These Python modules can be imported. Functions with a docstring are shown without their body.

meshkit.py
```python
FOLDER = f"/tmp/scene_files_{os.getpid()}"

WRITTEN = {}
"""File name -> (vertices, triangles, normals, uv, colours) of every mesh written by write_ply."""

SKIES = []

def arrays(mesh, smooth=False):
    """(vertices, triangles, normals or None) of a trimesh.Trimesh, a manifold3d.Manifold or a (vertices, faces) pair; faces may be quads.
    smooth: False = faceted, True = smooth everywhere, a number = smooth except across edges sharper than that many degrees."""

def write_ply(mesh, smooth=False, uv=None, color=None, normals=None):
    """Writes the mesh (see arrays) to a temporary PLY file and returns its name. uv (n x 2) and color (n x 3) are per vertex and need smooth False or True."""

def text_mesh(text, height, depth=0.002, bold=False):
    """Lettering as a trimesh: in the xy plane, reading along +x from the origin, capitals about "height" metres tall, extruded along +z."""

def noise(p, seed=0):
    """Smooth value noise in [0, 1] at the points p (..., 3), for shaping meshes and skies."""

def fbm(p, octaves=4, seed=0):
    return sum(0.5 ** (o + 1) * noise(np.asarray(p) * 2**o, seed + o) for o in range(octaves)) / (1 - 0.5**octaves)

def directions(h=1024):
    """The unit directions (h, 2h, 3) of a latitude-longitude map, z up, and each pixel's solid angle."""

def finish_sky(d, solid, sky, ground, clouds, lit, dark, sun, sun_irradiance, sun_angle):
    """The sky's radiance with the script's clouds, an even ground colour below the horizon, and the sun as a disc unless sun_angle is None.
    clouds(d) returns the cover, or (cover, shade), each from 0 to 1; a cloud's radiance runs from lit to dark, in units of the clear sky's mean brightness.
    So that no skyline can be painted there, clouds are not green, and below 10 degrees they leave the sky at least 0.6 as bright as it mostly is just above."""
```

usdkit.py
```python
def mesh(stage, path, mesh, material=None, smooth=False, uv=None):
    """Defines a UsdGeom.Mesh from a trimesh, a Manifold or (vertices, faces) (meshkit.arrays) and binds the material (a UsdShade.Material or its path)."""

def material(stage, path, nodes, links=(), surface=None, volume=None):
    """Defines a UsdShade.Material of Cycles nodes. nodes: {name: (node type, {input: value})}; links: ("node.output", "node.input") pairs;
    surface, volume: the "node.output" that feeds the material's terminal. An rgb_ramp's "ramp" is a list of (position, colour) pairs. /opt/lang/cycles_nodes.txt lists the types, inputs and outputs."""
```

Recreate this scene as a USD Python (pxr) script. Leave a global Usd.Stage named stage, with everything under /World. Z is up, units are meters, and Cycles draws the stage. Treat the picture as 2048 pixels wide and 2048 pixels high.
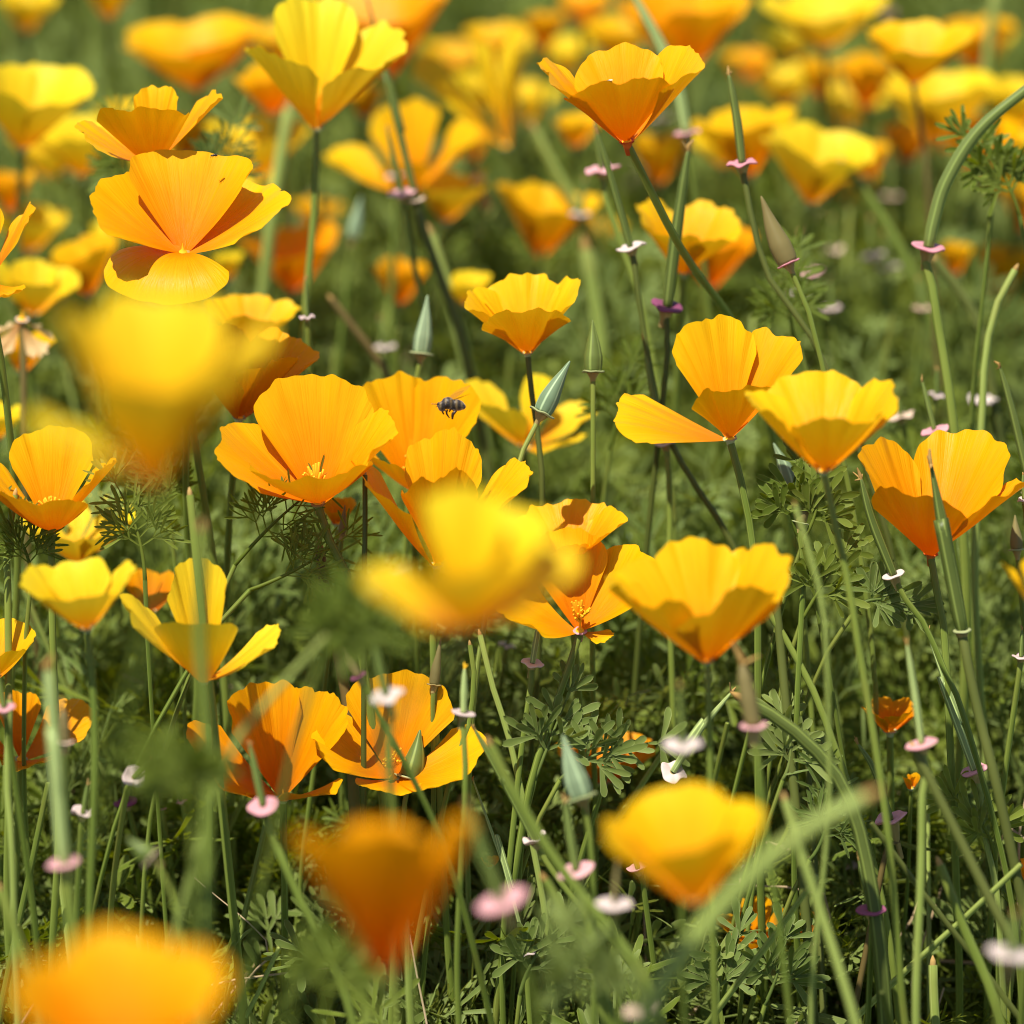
import math, random
import numpy as np
import trimesh, manifold3d as m3
import usdkit, meshkit
from pxr import Usd, UsdGeom, UsdLux, UsdShade, Gf, Vt, Sdf
from scipy.spatial.transform import Rotation as Rot

stage = Usd.Stage.CreateInMemory()
UsdGeom.SetStageUpAxis(stage, 'Z')
UsdGeom.SetStageMetersPerUnit(stage, 1.0)
UsdGeom.Xform.Define(stage, '/World')

# ---------------------------------------------------------------- camera
PITCH = math.radians(22.0)
EYE = np.array([0.0, 0.0, 0.86])
FOCUS = 1.70
FOCAL, APERTURE = 100.0, 24.0
FWD = np.array([0, math.cos(PITCH), -math.sin(PITCH)])
RIGHT = np.array([1.0, 0, 0])
UPV = np.array([0, math.sin(PITCH), math.cos(PITCH)])
cam = UsdGeom.Camera.Define(stage, '/World/camera')
cam.AddTransformOp().Set(Gf.Matrix4d(*RIGHT, 0, *UPV, 0, *(-FWD), 0, *EYE, 1))
cam.CreateFocalLengthAttr(FOCAL)
cam.CreateHorizontalApertureAttr(APERTURE)
cam.CreateVerticalApertureAttr(APERTURE)
cam.CreateFStopAttr(3.7)
cam.CreateFocusDistanceAttr(FOCUS)
cam.CreateExposureAttr(0.62)
GZ = -0.12                                    # level of the soil
PX = FOCUS * APERTURE / FOCAL / 2048          # metres per picture unit at the distance of focus

# ---------------------------------------------------------------- sky and sun
SUN = np.array([-0.24, -0.22, 0.94]); SUN /= np.linalg.norm(SUN)
ELEV, AZI = math.asin(SUN[2]), math.atan2(SUN[0], SUN[1])
dome = UsdLux.DomeLight.Define(stage, '/World/sky')
sm = usdkit.material(stage, '/World/Looks/sky_light', {
    'sky': ('sky_texture', {'sky_type': 'single_scattering', 'sun_disc': False, 'sun_elevation': ELEV, 'sun_rotation': AZI}),
    'bg': ('background_shader', {'strength': 0.085})}, [('sky.color', 'bg.color')], surface='bg.background')
UsdShade.MaterialBindingAPI.Apply(dome.GetPrim()).Bind(sm)
dome.GetPrim().SetCustomDataByKey('kind', 'structure')
sun = UsdLux.DistantLight.Define(stage, '/World/sun')
sun.CreateNormalizeAttr(True); sun.CreateIntensityAttr(1.25); sun.CreateAngleAttr(0.5)
sun.CreateColorAttr(Gf.Vec3f(1.0, 0.95, 0.86))
zz = SUN; xx = np.cross([0, 1, 0], zz); xx /= np.linalg.norm(xx); yy = np.cross(zz, xx)
sun.AddTransformOp().Set(Gf.Matrix4d(*xx, 0, *yy, 0, *zz, 0, 0, 0, 3, 1))

# ---------------------------------------------------------------- materials
LOOK = '/World/Looks/'
M = {}
def petal_mat(name, base, mid, tip, trans=0.36):
    M[name] = usdkit.material(stage, LOOK + name, {
        'tc': ('texture_coordinate', {}), 'xyz': ('separate_xyz', {}),
        'map': ('mapping', {'scale': (38, 1.0, 1)}), 'map2': ('mapping', {'scale': (3, 2, 1)}),
        'oi': ('object_info', {}), 'seed': ('combine_xyz', {}), 'mul': ('math', {'math_type': 'multiply', 'value2': 37.0}),
        'n': ('noise_texture', {'scale': 1.6, 'detail': 3.0, 'roughness': 0.6}),
        'n2': ('noise_texture', {'scale': 1.3, 'detail': 2.0}),
        'va': ('math', {'math_type': 'multiply_add', 'value2': 0.42, 'value3': -0.21}),
        'vb': ('math', {'math_type': 'add'}),
        'vc': ('math', {'math_type': 'multiply_add', 'value2': 0.34, 'value3': -0.17}),
        'vd': ('math', {'math_type': 'add', 'use_clamp': True}),
        'r': ('rgb_ramp', {'ramp': [(0.0, base), (0.18, base), (0.55, mid), (0.95, tip), (1.0, tip)]}),
        'h1': ('math', {'math_type': 'multiply_add', 'value2': 0.016, 'value3': 0.492}),
        'hv': ('hsv', {'saturation': 1.0, 'value': 1.0}),
        'tr': ('hsv', {'hue': 0.490, 'saturation': 1.0, 'value': 0.70}),
        'bump': ('bump', {'strength': 0.6, 'distance': 0.0008}),
        'p': ('principled_bsdf', {'roughness': 0.40, 'specular_ior_level': 0.14}),
        't': ('translucent_bsdf', {}), 'mx': ('mix_closure', {'fac': trans})},
        [('tc.UV', 'xyz.vector'), ('oi.random', 'mul.value1'), ('mul.value', 'seed.x'), ('mul.value', 'seed.y'),
         ('tc.UV', 'map.vector'), ('seed.vector', 'map.location'), ('map.vector', 'n.vector'),
         ('tc.UV', 'map2.vector'), ('seed.vector', 'map2.location'), ('map2.vector', 'n2.vector'),
         ('n.fac', 'va.value1'), ('xyz.y', 'vb.value1'), ('va.value', 'vb.value2'),
         ('n2.fac', 'vc.value1'), ('vb.value', 'vd.value1'), ('vc.value', 'vd.value2'), ('vd.value', 'r.fac'),
         ('oi.random', 'h1.value1'), ('h1.value', 'hv.hue'), ('r.color', 'hv.color'), ('hv.color', 'p.base_color'),
         ('hv.color', 'tr.color'), ('tr.color', 't.color'), ('n.fac', 'bump.height'), ('bump.normal', 'p.normal'),
         ('p.BSDF', 'mx.closure1'), ('t.BSDF', 'mx.closure2')], surface='mx.closure')
petal_mat('petal_lemon', (.84, .36, .003), (.88, .56, .008), (.90, .66, .02))
petal_mat('petal_yellow', (.84, .28, .0), (.88, .41, .002), (.90, .53, .006))
petal_mat('petal_gold', (.84, .235, .0), (.88, .34, .001), (.90, .47, .003))
petal_mat('petal_orange', (.80, .20, .0), (.86, .29, .0), (.88, .39, .001))
petal_mat('petal_dried', (.50, .26, .07), (.68, .44, .16), (.78, .58, .28))

def plant_mat(name, c1, c2, edge=None, rough=.5, trans=.0, stripes=0, blotch=None, spec=.16, scale=60.0):
    nodes = {'tc': ('texture_coordinate', {}), 'oi': ('object_info', {}),
             'n': ('noise_texture', {'scale': scale, 'detail': 3.0}),
             'rm': ('math', {'math_type': 'multiply_add', 'value2': 0.7, 'value3': -0.35}),
             'a': ('math', {'math_type': 'add', 'use_clamp': True}),
             'r': ('rgb_ramp', {'ramp': [(0.1, c1), (0.9, c2)]}),
             'p': ('principled_bsdf', {'roughness': rough, 'specular_ior_level': spec})}
    links = [('tc.object', 'n.vector'), ('oi.random', 'rm.value1'), ('rm.value', 'a.value1'), ('n.fac', 'a.value2'), ('a.value', 'r.fac')]
    col = 'r.color'
    if edge is not None or stripes:
        nodes['xyz'] = ('separate_xyz', {})
        links += [('tc.UV', 'xyz.vector')]
        if stripes:
            nodes['k1'] = ('math', {'math_type': 'multiply', 'value2': stripes * 2 * math.pi})
            nodes['k2'] = ('math', {'math_type': 'sine'})
            nodes['k3'] = ('math', {'math_type': 'multiply_add', 'value2': 2.5, 'value3': -1.6, 'use_clamp': True})
            links += [('xyz.x', 'k1.value1'), ('k1.value', 'k2.value1'), ('k2.value', 'k3.value1')]
        else:
            nodes['k1'] = ('math', {'math_type': 'subtract', 'value2': 0.5})
            nodes['k2'] = ('math', {'math_type': 'absolute'})
            nodes['k3'] = ('math', {'math_type': 'multiply_add', 'value2': 9.0, 'value3': -3.6, 'use_clamp': True})
            links += [('xyz.x', 'k1.value1'), ('k1.value', 'k2.value1'), ('k2.value', 'k3.value1')]
        nodes['em'] = ('mix', {'color2': edge or tuple(min(1, 1.9 * x) for x in c2)})
        links += [('k3.value', 'em.fac'), (col, 'em.color1')]
        col = 'em.color'
    if blotch:
        nodes['bn'] = ('noise_texture', {'scale': 22.0, 'detail': 4.0})
        nodes['bk'] = ('math', {'math_type': 'multiply_add', 'value2': 5.0, 'value3': -2.75, 'use_clamp': True})
        nodes['bl'] = ('math', {'math_type': 'multiply', 'value2': .6})
        nodes['bm'] = ('mix', {'color2': blotch})
        links += [('tc.object', 'bn.vector'), ('bn.fac', 'bk.value1'), ('bk.value', 'bl.value1'), ('bl.value', 'bm.fac'), (col, 'bm.color1')]
        col = 'bm.color'
    links.append((col, 'p.base_color'))
    surf = 'p.BSDF'
    if trans:
        nodes['t'] = ('translucent_bsdf', {}); nodes['g'] = ('hsv', {'hue': 0.475, 'saturation': 1.15, 'value': 1.15}); nodes['mx'] = ('mix_closure', {'fac': trans})
        links += [(col, 'g.color'), ('g.color', 't.color'), ('p.BSDF', 'mx.closure1'), ('t.BSDF', 'mx.closure2')]
        surf = 'mx.closure'
    M[name] = usdkit.material(stage, LOOK + name, nodes, links, surface=surf)
plant_mat('leaf_green', (.105, .155, .016), (.205, .255, .036), edge=(.32, .37, .09), trans=.42, rough=.55)
plant_mat('leaf_blue', (.125, .182, .036), (.220, .275, .068), edge=(.36, .41, .15), trans=.36, rough=.55)
plant_mat('stem_green', (.095, .138, .018), (.175, .220, .036), rough=.45, scale=40, stripes=4, edge=(.20, .25, .05), blotch=(.17, .12, .025))
plant_mat('stem_light', (.170, .220, .040), (.260, .320, .070), rough=.45, scale=40, stripes=4, edge=(.30, .36, .10), blotch=(.24, .19, .05))
plant_mat('stem_dark', (.070, .090, .016), (.110, .125, .028), rough=.45, scale=40)
plant_mat('stem_brown', (.110, .075, .022), (.150, .120, .035), rough=.5, scale=40)
plant_mat('pod_green', (.070, .100, .018), (.120, .155, .036), stripes=5, rough=.42)
plant_mat('pod_dark', (.060, .085, .016), (.095, .120, .026), stripes=5, rough=.42)
plant_mat('pod_light', (.170, .230, .070), (.260, .320, .110), stripes=5, rough=.42)
plant_mat('bud_green', (.130, .190, .100), (.200, .260, .140), stripes=6, rough=.5)
plant_mat('bud_brown', (.150, .115, .040), (.200, .170, .060), rough=.5)
plant_mat('rim_pink', (.62, .26, .30), (.74, .42, .41), rough=.5, trans=.25, scale=150)
plant_mat('rim_white', (.60, .46, .42), (.72, .62, .54), rough=.5, trans=.25, scale=150)
plant_mat('rim_magenta', (.19, .045, .10), (.30, .09, .16), rough=.5, trans=.15, scale=150)
plant_mat('rim_beige', (.52, .36, .24), (.68, .52, .38), rough=.6, trans=.2, scale=150)
plant_mat('rim_green', (.24, .27, .11), (.36, .38, .18), rough=.5, scale=150)
plant_mat('rim_red', (.40, .060, .012), (.52, .12, .02), rough=.5, scale=150)
plant_mat('funnel_tan', (.26, .20, .06), (.36, .27, .10), rough=.5)
plant_mat('tip_brown', (.28, .16, .04), (.42, .27, .09), rough=.8, scale=400)
plant_mat('stamen_gold', (.82, .38, .01), (.88, .55, .03), rough=.6)
plant_mat('dry_fibre', (.30, .21, .11), (.44, .34, .20), rough=.8)
plant_mat('lavender', (.20, .14, .36), (.30, .22, .48), rough=.7)
plant_mat('insect_dark', (.018, .009, .005), (.050, .024, .010), rough=.35, spec=.5, scale=900)
plant_mat('insect_pale', (.50, .48, .42), (.70, .66, .58), rough=.5)
M['soil'] = usdkit.material(stage, LOOK + 'soil', {
    'tc': ('texture_coordinate', {}), 'n': ('noise_texture', {'scale': 9.0, 'detail': 6.0}), 'n2': ('noise_texture', {'scale': 140.0, 'detail': 4.0}),
    'r': ('rgb_ramp', {'ramp': [(.3, (.026, .026, .010)), (.55, (.045, .050, .016)), (.75, (.075, .060, .030))]}),
    'b': ('bump', {'strength': .8, 'distance': .01}), 'p': ('principled_bsdf', {'roughness': .95, 'specular_ior_level': .1})},
    [('tc.object', 'n.vector'), ('tc.object', 'n2.vector'), ('n.fac', 'r.fac'), ('r.color', 'p.base_color'), ('n2.fac', 'b.height'), ('b.normal', 'p.normal')], surface='p.BSDF')
M['bee_body'] = usdkit.material(stage, LOOK + 'bee_body', {
    'tc': ('texture_coordinate', {}), 'w': ('wave_texture', {'scale': 150.0, 'distortion': 3.0, 'bands_direction': 'x'}),
    'n': ('noise_texture', {'scale': 1500.0, 'detail': 3.0}),
    'r': ('rgb_ramp', {'ramp': [(.25, (.014, .007, .003)), (.6, (.055, .032, .010)), (1, (.15, .10, .035))]}), 'b': ('bump', {'strength': .7, 'distance': .0003}),
    'p': ('principled_bsdf', {'roughness': .5, 'sheen_weight': .3})},
    [('tc.object', 'w.vector'), ('tc.object', 'n.vector'), ('w.fac', 'r.fac'), ('r.color', 'p.base_color'), ('n.fac', 'b.height'), ('b.normal', 'p.normal')], surface='p.BSDF')
M['wing'] = usdkit.material(stage, LOOK + 'wing', {
    't': ('transparent_bsdf', {'color': (.93, .9, .84)}), 'g': ('glossy_bsdf', {'roughness': .25, 'color': (.30, .24, .16)}), 'f': ('fresnel', {'IOR': 1.3}), 'm': ('mix_closure', {})},
    [('f.fac', 'm.fac'), ('t.BSDF', 'm.closure1'), ('g.BSDF', 'm.closure2')], surface='m.closure')

# ---------------------------------------------------------------- stage helpers
USED = {}
def numbered(parent, name):
    n = USED.get((parent, name), 0); USED[(parent, name)] = n + 1
    return f'{parent}/{name}' + (f'_{n:03d}' if n else '')
def tag(prim, label=None, cat=None, group=None, kind=None):
    for k, v in (('label', label), ('category', cat), ('group', group), ('kind', kind)):
        if v: prim.SetCustomDataByKey(k, v)
def thing(name, loc, label, cat, group=None):
    x = UsdGeom.Xform.Define(stage, numbered('/World', name))
    x.AddTranslateOp().Set(Gf.Vec3d(*map(float, loc)))
    tag(x.GetPrim(), label, cat, group)
    return str(x.GetPath()), np.asarray(loc, float)
def part(t, name, geo, mat, label=None):
    """geo: (verts, quads or tris, uv or None) in world coordinates; stored relative to the thing."""
    parent, loc = t
    v, f, uv = geo
    v = np.asarray(v) - loc
    m = usdkit.mesh(stage, numbered(parent, name), (v, f), M[mat], smooth=True, uv=uv)
    if label: tag(m.GetPrim(), label)
    return str(m.GetPath()), loc
def merge(geos):
    vs, fs, us, n = [], [], [], 0
    for v, f, uv in geos:
        f = np.asarray(f)
        if f.shape[1] == 4: f = np.vstack([f[:, [0, 1, 2]], f[:, [0, 2, 3]]])
        vs.append(v); fs.append(f + n); us.append(uv if uv is not None else np.zeros((len(v), 2))); n += len(v)
    return np.vstack(vs), np.vstack(fs), np.vstack(us)

def at(x, y, k=1.0):
    """a picture point (0..2048) taken to the depth k x focus distance"""
    return EYE + k * FOCUS * (FWD + RIGHT * ((x - 1024) * APERTURE / FOCAL / 2048) - UPV * ((y - 1024) * APERTURE / FOCAL / 2048))
def unit(v): v = np.asarray(v, float); return v / max(np.linalg.norm(v), 1e-12)

def curve(pts, n):
    """Catmull-Rom through pts, n samples evenly by length"""
    p = np.asarray(pts, float)
    if len(p) == 2: return p[0] + np.linspace(0, 1, n)[:, None] * (p[1] - p[0])
    q = np.vstack([2 * p[0] - p[1], p, 2 * p[-1] - p[-2]])
    out = []
    for i in range(1, len(q) - 2):
        t = np.linspace(0, 1, 14, endpoint=i == len(q) - 3)[:, None]
        a, b, c, d = q[i - 1], q[i], q[i + 1], q[i + 2]
        out.append(.5 * (2 * b + (c - a) * t + (2 * a - 5 * b + 4 * c - d) * t ** 2 + (3 * b - a - 3 * c + d) * t ** 3))
    o = np.vstack(out); s = np.r_[0, np.cumsum(np.linalg.norm(np.diff(o, axis=0), axis=1))]
    return np.stack([np.interp(np.linspace(0, s[-1], n), s, o[:, j]) for j in range(3)], 1)

def tube(path, rad, ns=8, ridge=0.0, nr=5):
    path = np.asarray(path, float); n = len(path); rad = np.broadcast_to(rad, n)
    tan = np.gradient(path, axis=0); tan /= np.linalg.norm(tan, axis=1, keepdims=True) + 1e-12
    a = np.cross(tan[0], [0.3, 0.9, 0.1]); a /= np.linalg.norm(a)
    v, th = [], np.linspace(0, 2 * np.pi, ns, endpoint=False)
    rr = 1 + ridge * np.cos(nr * th)
    for i in range(n):
        a = a - tan[i] * (a @ tan[i]); a /= np.linalg.norm(a); b = np.cross(tan[i], a)
        v.append(path[i] + rad[i] * rr[:, None] * (np.cos(th)[:, None] * a + np.sin(th)[:, None] * b))
    v = np.vstack(v + [path[:1], path[-1:]])
    i, j = np.meshgrid(np.arange(n - 1), np.arange(ns), indexing='ij'); j2 = (j + 1) % ns
    f = np.stack([i * ns + j, i * ns + j2, (i + 1) * ns + j2, (i + 1) * ns + j], -1).reshape(-1, 4)
    f = np.vstack([f[:, [0, 1, 2]], f[:, [0, 2, 3]]])
    jj = np.arange(ns); e = (n - 1) * ns
    f = np.vstack([f, np.stack([np.full(ns, n * ns), (jj + 1) % ns, jj], 1), np.stack([np.full(ns, n * ns + 1), e + jj, e + (jj + 1) % ns], 1)])
    uv = np.vstack([np.stack([np.tile(jj / ns, n), np.repeat(np.linspace(0, 1, n), ns)], 1), [[0, 0], [0, 1]]])
    return v, f, uv

def frame(axis):
    a = unit(axis); e1 = unit(RIGHT - a * (RIGHT @ a)); e2 = np.cross(a, e1)
    return a, e1, e2                     # e2 points away from the camera for an upright axis
def lathe(origin, axis, prof, ns=20, wob=0.0, rng=None, nw=(3, 5)):
    """prof: (radius, height, waviness) rows"""
    a, e1, e2 = frame(axis); th = np.linspace(0, 2 * np.pi, ns, endpoint=False)
    w = np.zeros(ns); w2 = np.zeros(ns)
    if wob:
        for q in range(*nw):
            w += np.sin(q * th + rng.uniform(0, 6.3)) * rng.uniform(.3, 1); w2 += np.sin((q + 1) * th + rng.uniform(0, 6.3)) * rng.uniform(.3, 1)
    R = max(p[0] for p in prof)
    v = []
    for r, z, k in prof:
        rr = r * (1 + wob * k * w); hh = z + R * wob * k * w2 * .9
        v.append(origin + rr[:, None] * (np.cos(th)[:, None] * e1 + np.sin(th)[:, None] * e2) + hh[:, None] * a)
    n = len(prof); v = np.vstack(v)
    i, j = np.meshgrid(np.arange(n - 1), np.arange(ns), indexing='ij'); j2 = (j + 1) % ns
    f = np.stack([i * ns + j, i * ns + j2, (i + 1) * ns + j2, (i + 1) * ns + j], -1).reshape(-1, 4)
    uv = np.stack([np.tile(np.arange(ns) / ns, n), np.repeat(np.linspace(0, 1, n), ns)], 1)
    return v, f, uv

# ---------------------------------------------------------------- poppy pieces
def petal(rng, origin, axis, L, r0, az, lean, flare, hw, kf, off, ruf=1.0, nu=33, nv=16, drop=.30, cup=.42):
    a, e1, e2 = frame(axis)
    u = np.linspace(-1, 1, nu)
    edge = np.ones(nu)
    for q, am in ((2.3, .022), (5.1, .016), (9.7, .011), (17, .006)):
        edge += ruf * am * np.sin(q * u * rng.uniform(.8, 1.2) * 2 + rng.uniform(0, 6.3)) * (rng.uniform(.4, 1.2))
    Lu = L * (1 - drop * np.abs(u) ** rng.uniform(2.6, 3.6)) * edge
    sd = np.linspace(0, 1.2, 121)
    al = np.radians(lean * (1 + cup / 2 - cup * sd) + flare * np.clip(sd, 0, 1.15) ** 4)
    ds = sd[1] * L
    R = r0 + np.r_[0, np.cumsum(np.sin(al)[:-1] * ds)]
    Z = np.r_[0, np.cumsum(np.cos(al)[:-1] * ds)]
    v = np.linspace(0, 1, nv) ** .9
    S = v[:, None] * Lu[None, :] / L
    r = np.interp(S, sd, R); z = np.interp(S, sd, Z); an = np.interp(S, sd, al)
    U = np.broadcast_to(u, S.shape); V = np.broadcast_to(v[:, None], S.shape)
    psi = np.radians(hw) * U * (.86 + .14 * V)
    # radial waviness grows to the lip: broad pleats plus crinkle
    und = np.zeros_like(S)
    for q, am in ((2.2, .032), (4.6, .022), (9.0, .012), (15.0, .007), (26.0, .004)):
        und += am * rng.uniform(.5, 1.3) * np.sin(q * U * 1.6 + rng.uniform(0, 6.3))
    und *= ruf * L * V ** 2.2
    r2 = r + und * np.cos(an) + off; z2 = z - und * np.sin(an)
    x = r2 * np.sin(psi); rad = r2 * (1 - (1 - np.cos(psi)) * kf)
    c, s = math.cos(math.radians(az)), math.sin(math.radians(az))
    P = (rad * c - x * s)[..., None] * e1 + (rad * s + x * c)[..., None] * e2 + z2[..., None] * a + origin
    i, j = np.meshgrid(np.arange(nv - 1), np.arange(nu - 1), indexing='ij')
    f = np.stack([i * nu + j, i * nu + j + 1, (i + 1) * nu + j + 1, (i + 1) * nu + j], -1).reshape(-1, 4)
    return P.reshape(-1, 3), f, np.stack([(U.ravel() + 1) / 2, V.ravel()], 1)

def to_ground(pts, rng, spread=.02):
    """carry a stem on from its last two points down into the soil"""
    p = [np.asarray(q, float) for q in pts]
    d = unit(p[-1] - p[-2])
    while p[-1][2] > GZ + 0.06:
        d = unit(d * .75 + np.array([rng.normal(0, .06), rng.normal(0, .06), -.5]))
        p.append(p[-1] + d * min(.07, max(.02, p[-1][2] - GZ)))
    p.append(np.array([p[-1][0] + rng.normal(0, spread * .3), p[-1][1] + rng.normal(0, spread * .3), GZ - .01]))
    return p

FLOWER_GROUP = 'poppies in bloom in the meadow'
def flower(k, x0, x1, yt, bx, by, hue, label, op=None, tc=0.0, tx=None, rot=None, pet=None, stem=None, sw=15, sm=None, rim='rim_green', stemmat='stem_green', flare=None, ruf=1.0, name='poppy_flower', Lp=None):
    seed = int(bx * 7 + by * 13 + k * 100) % 99991
    rng = np.random.default_rng(seed)
    W, H = x1 - x0, by - yt
    look = {'orange': 'gold', 'gold': 'yellow', 'yellow': 'lemon'}.get(hue, hue) if k > 1.2 and (bx * 3 + by) % 5 > 1 else hue
    if k > 1.16: W *= 1.10; H *= 1.06
    R = W / 2
    h = max((H - .375 * R) / .927, .30 * R)
    if op is None: op = math.degrees(math.atan2(R, h))
    if tx is None: tx = np.clip(((x0 + x1) / 2 - bx) / h, -.8, .8)
    B = at(bx, by, k); px = PX * k
    axis = unit(np.array([0, 0, 1.0]) + tx * RIGHT + tc * np.array([0, -1.0, 0]))
    r0 = sw * px * .62
    sh = np.linspace(0, 1, 60); flare = rng.uniform(4, 16) if flare is None else flare
    sin_mean = np.mean(np.sin(np.radians(op * (1.12 - .24 * sh) + flare * sh ** 4)))
    L = (R * px - r0) / sin_mean * 1.04
    if Lp: L = Lp * px
    fine = .88 < k < 1.16
    nu, nv = (43, 18) if fine else (25, 12)
    t = thing(name, B, label, 'flower' if name != 'withered_flower' else 'withered flower', FLOWER_GROUP)
    if pet is None:
        rot = rng.uniform(-18, 18) + (0 if rng.random() < .5 else 45) if rot is None else rot
        pet = [(rot + 90 * i + rng.normal(0, 5), op * rng.uniform(.9, 1.12), rng.uniform(.93, 1.06), rng.uniform(54, 66) + (8 if k > 1.16 else 0)) for i in range(4)]
    for i, q in enumerate(pet):
        az, lean, ls, hw = q[:4]; ex = q[4] if len(q) > 4 else {}
        part(t, 'petal', petal(rng, B, axis, L * ls, r0 * .8, az, lean, ex.get('flare', flare * rng.uniform(.6, 1.4)), hw, ex.get('kf', rng.uniform(.62, .98)),
             (-.0011 if i % 2 else .0006), ruf * ex.get('ruf', 1), nu, nv, ex.get('drop', rng.uniform(.22, .36)), ex.get('cup', rng.uniform(.32, .5))), 'petal_' + look)
    rc = r0
    part(t, 'receptacle', lathe(B, axis, [(r0 * .55, -rc * 2.6, 0), (r0 * .75, -rc * 1.2, 0), (r0 * 1.0, -rc * .25, 0), (r0 * 1.55, 0, 1), (r0 * 1.5, rc * .2, 1), (r0 * .9, rc * .15, 0)], 16, .06, rng), rim)
    if sm is None: sm = fine and op > 28
    if sm:
        g = []
        for i in range(26):
            th, ph = rng.uniform(0, 6.28), rng.uniform(.05, .5)
            a, e1, e2 = frame(axis); d = unit(a * math.cos(ph) + (e1 * math.cos(th) + e2 * math.sin(th)) * math.sin(ph))
            l = L * rng.uniform(.22, .36)
            g.append(tube(curve([B, B + a * l * .4 + d * l * .1, B + d * l], 5), np.array([.00035, .0003, .0003, .0007, .0006]), 5))
        part(t, 'stamens', merge(g), 'stamen_gold')
    part(t, 'pistil', lathe(B, axis, [(r0 * 1.0, rc * .1, 0), (r0 * .8, rc * .5, 0), (r0 * .3, rc * .9, 0), (r0 * .12, rc * 2.2, 0), (.0001, rc * 2.4, 0)], 12), 'stamen_gold')
    if stem: pts = [B - axis * .001] + [at(q[0], q[1], q[2] if len(q) > 2 else k) for q in stem]
    else: pts = [B - axis * .001, B - axis * .035 + np.array([0, 0, -.012])]
    pts = to_ground(pts, rng)
    r = sw * px / 2
    P = curve(pts, 26); part(t, 'stem', tube(P, np.linspace(r * .95, r * 1.12, 26), 10), stemmat)
    return t

def rim_ring(t, O, axis, R, rp, mat, rng, wob=.10, cup=.10, funnel=1.5):
    wob *= rng.uniform(.25, .55); R *= rng.uniform(.82, .98)
    fu = part(t, 'receptacle', lathe(O, axis, [(rp * .62, -R * funnel, 0), (rp * .8, -R * funnel * .55, 0), (R * .50, -R * .14, 0), (R * .55, -R * .03, 0), (rp * .5, R * .01, 0)], 16), 'funnel_tan')
    cup -= .10
    part(t, 'rim', lathe(O, axis, [(R * .42, -R * .06, .2), (R * .78, -R * .06 + R * cup * .5, .8), (R * .95, -R * .04 + R * cup, 1), (R, R * (cup + .03), 1), (R * .96, R * (cup + .09), 1), (R * .78, R * (cup * .5 + .11), .8), (R * .5, R * .07, .3), (rp * .8, R * .02, 0)], 34, wob * 1.15, rng, (2, 6)), mat)

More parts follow.
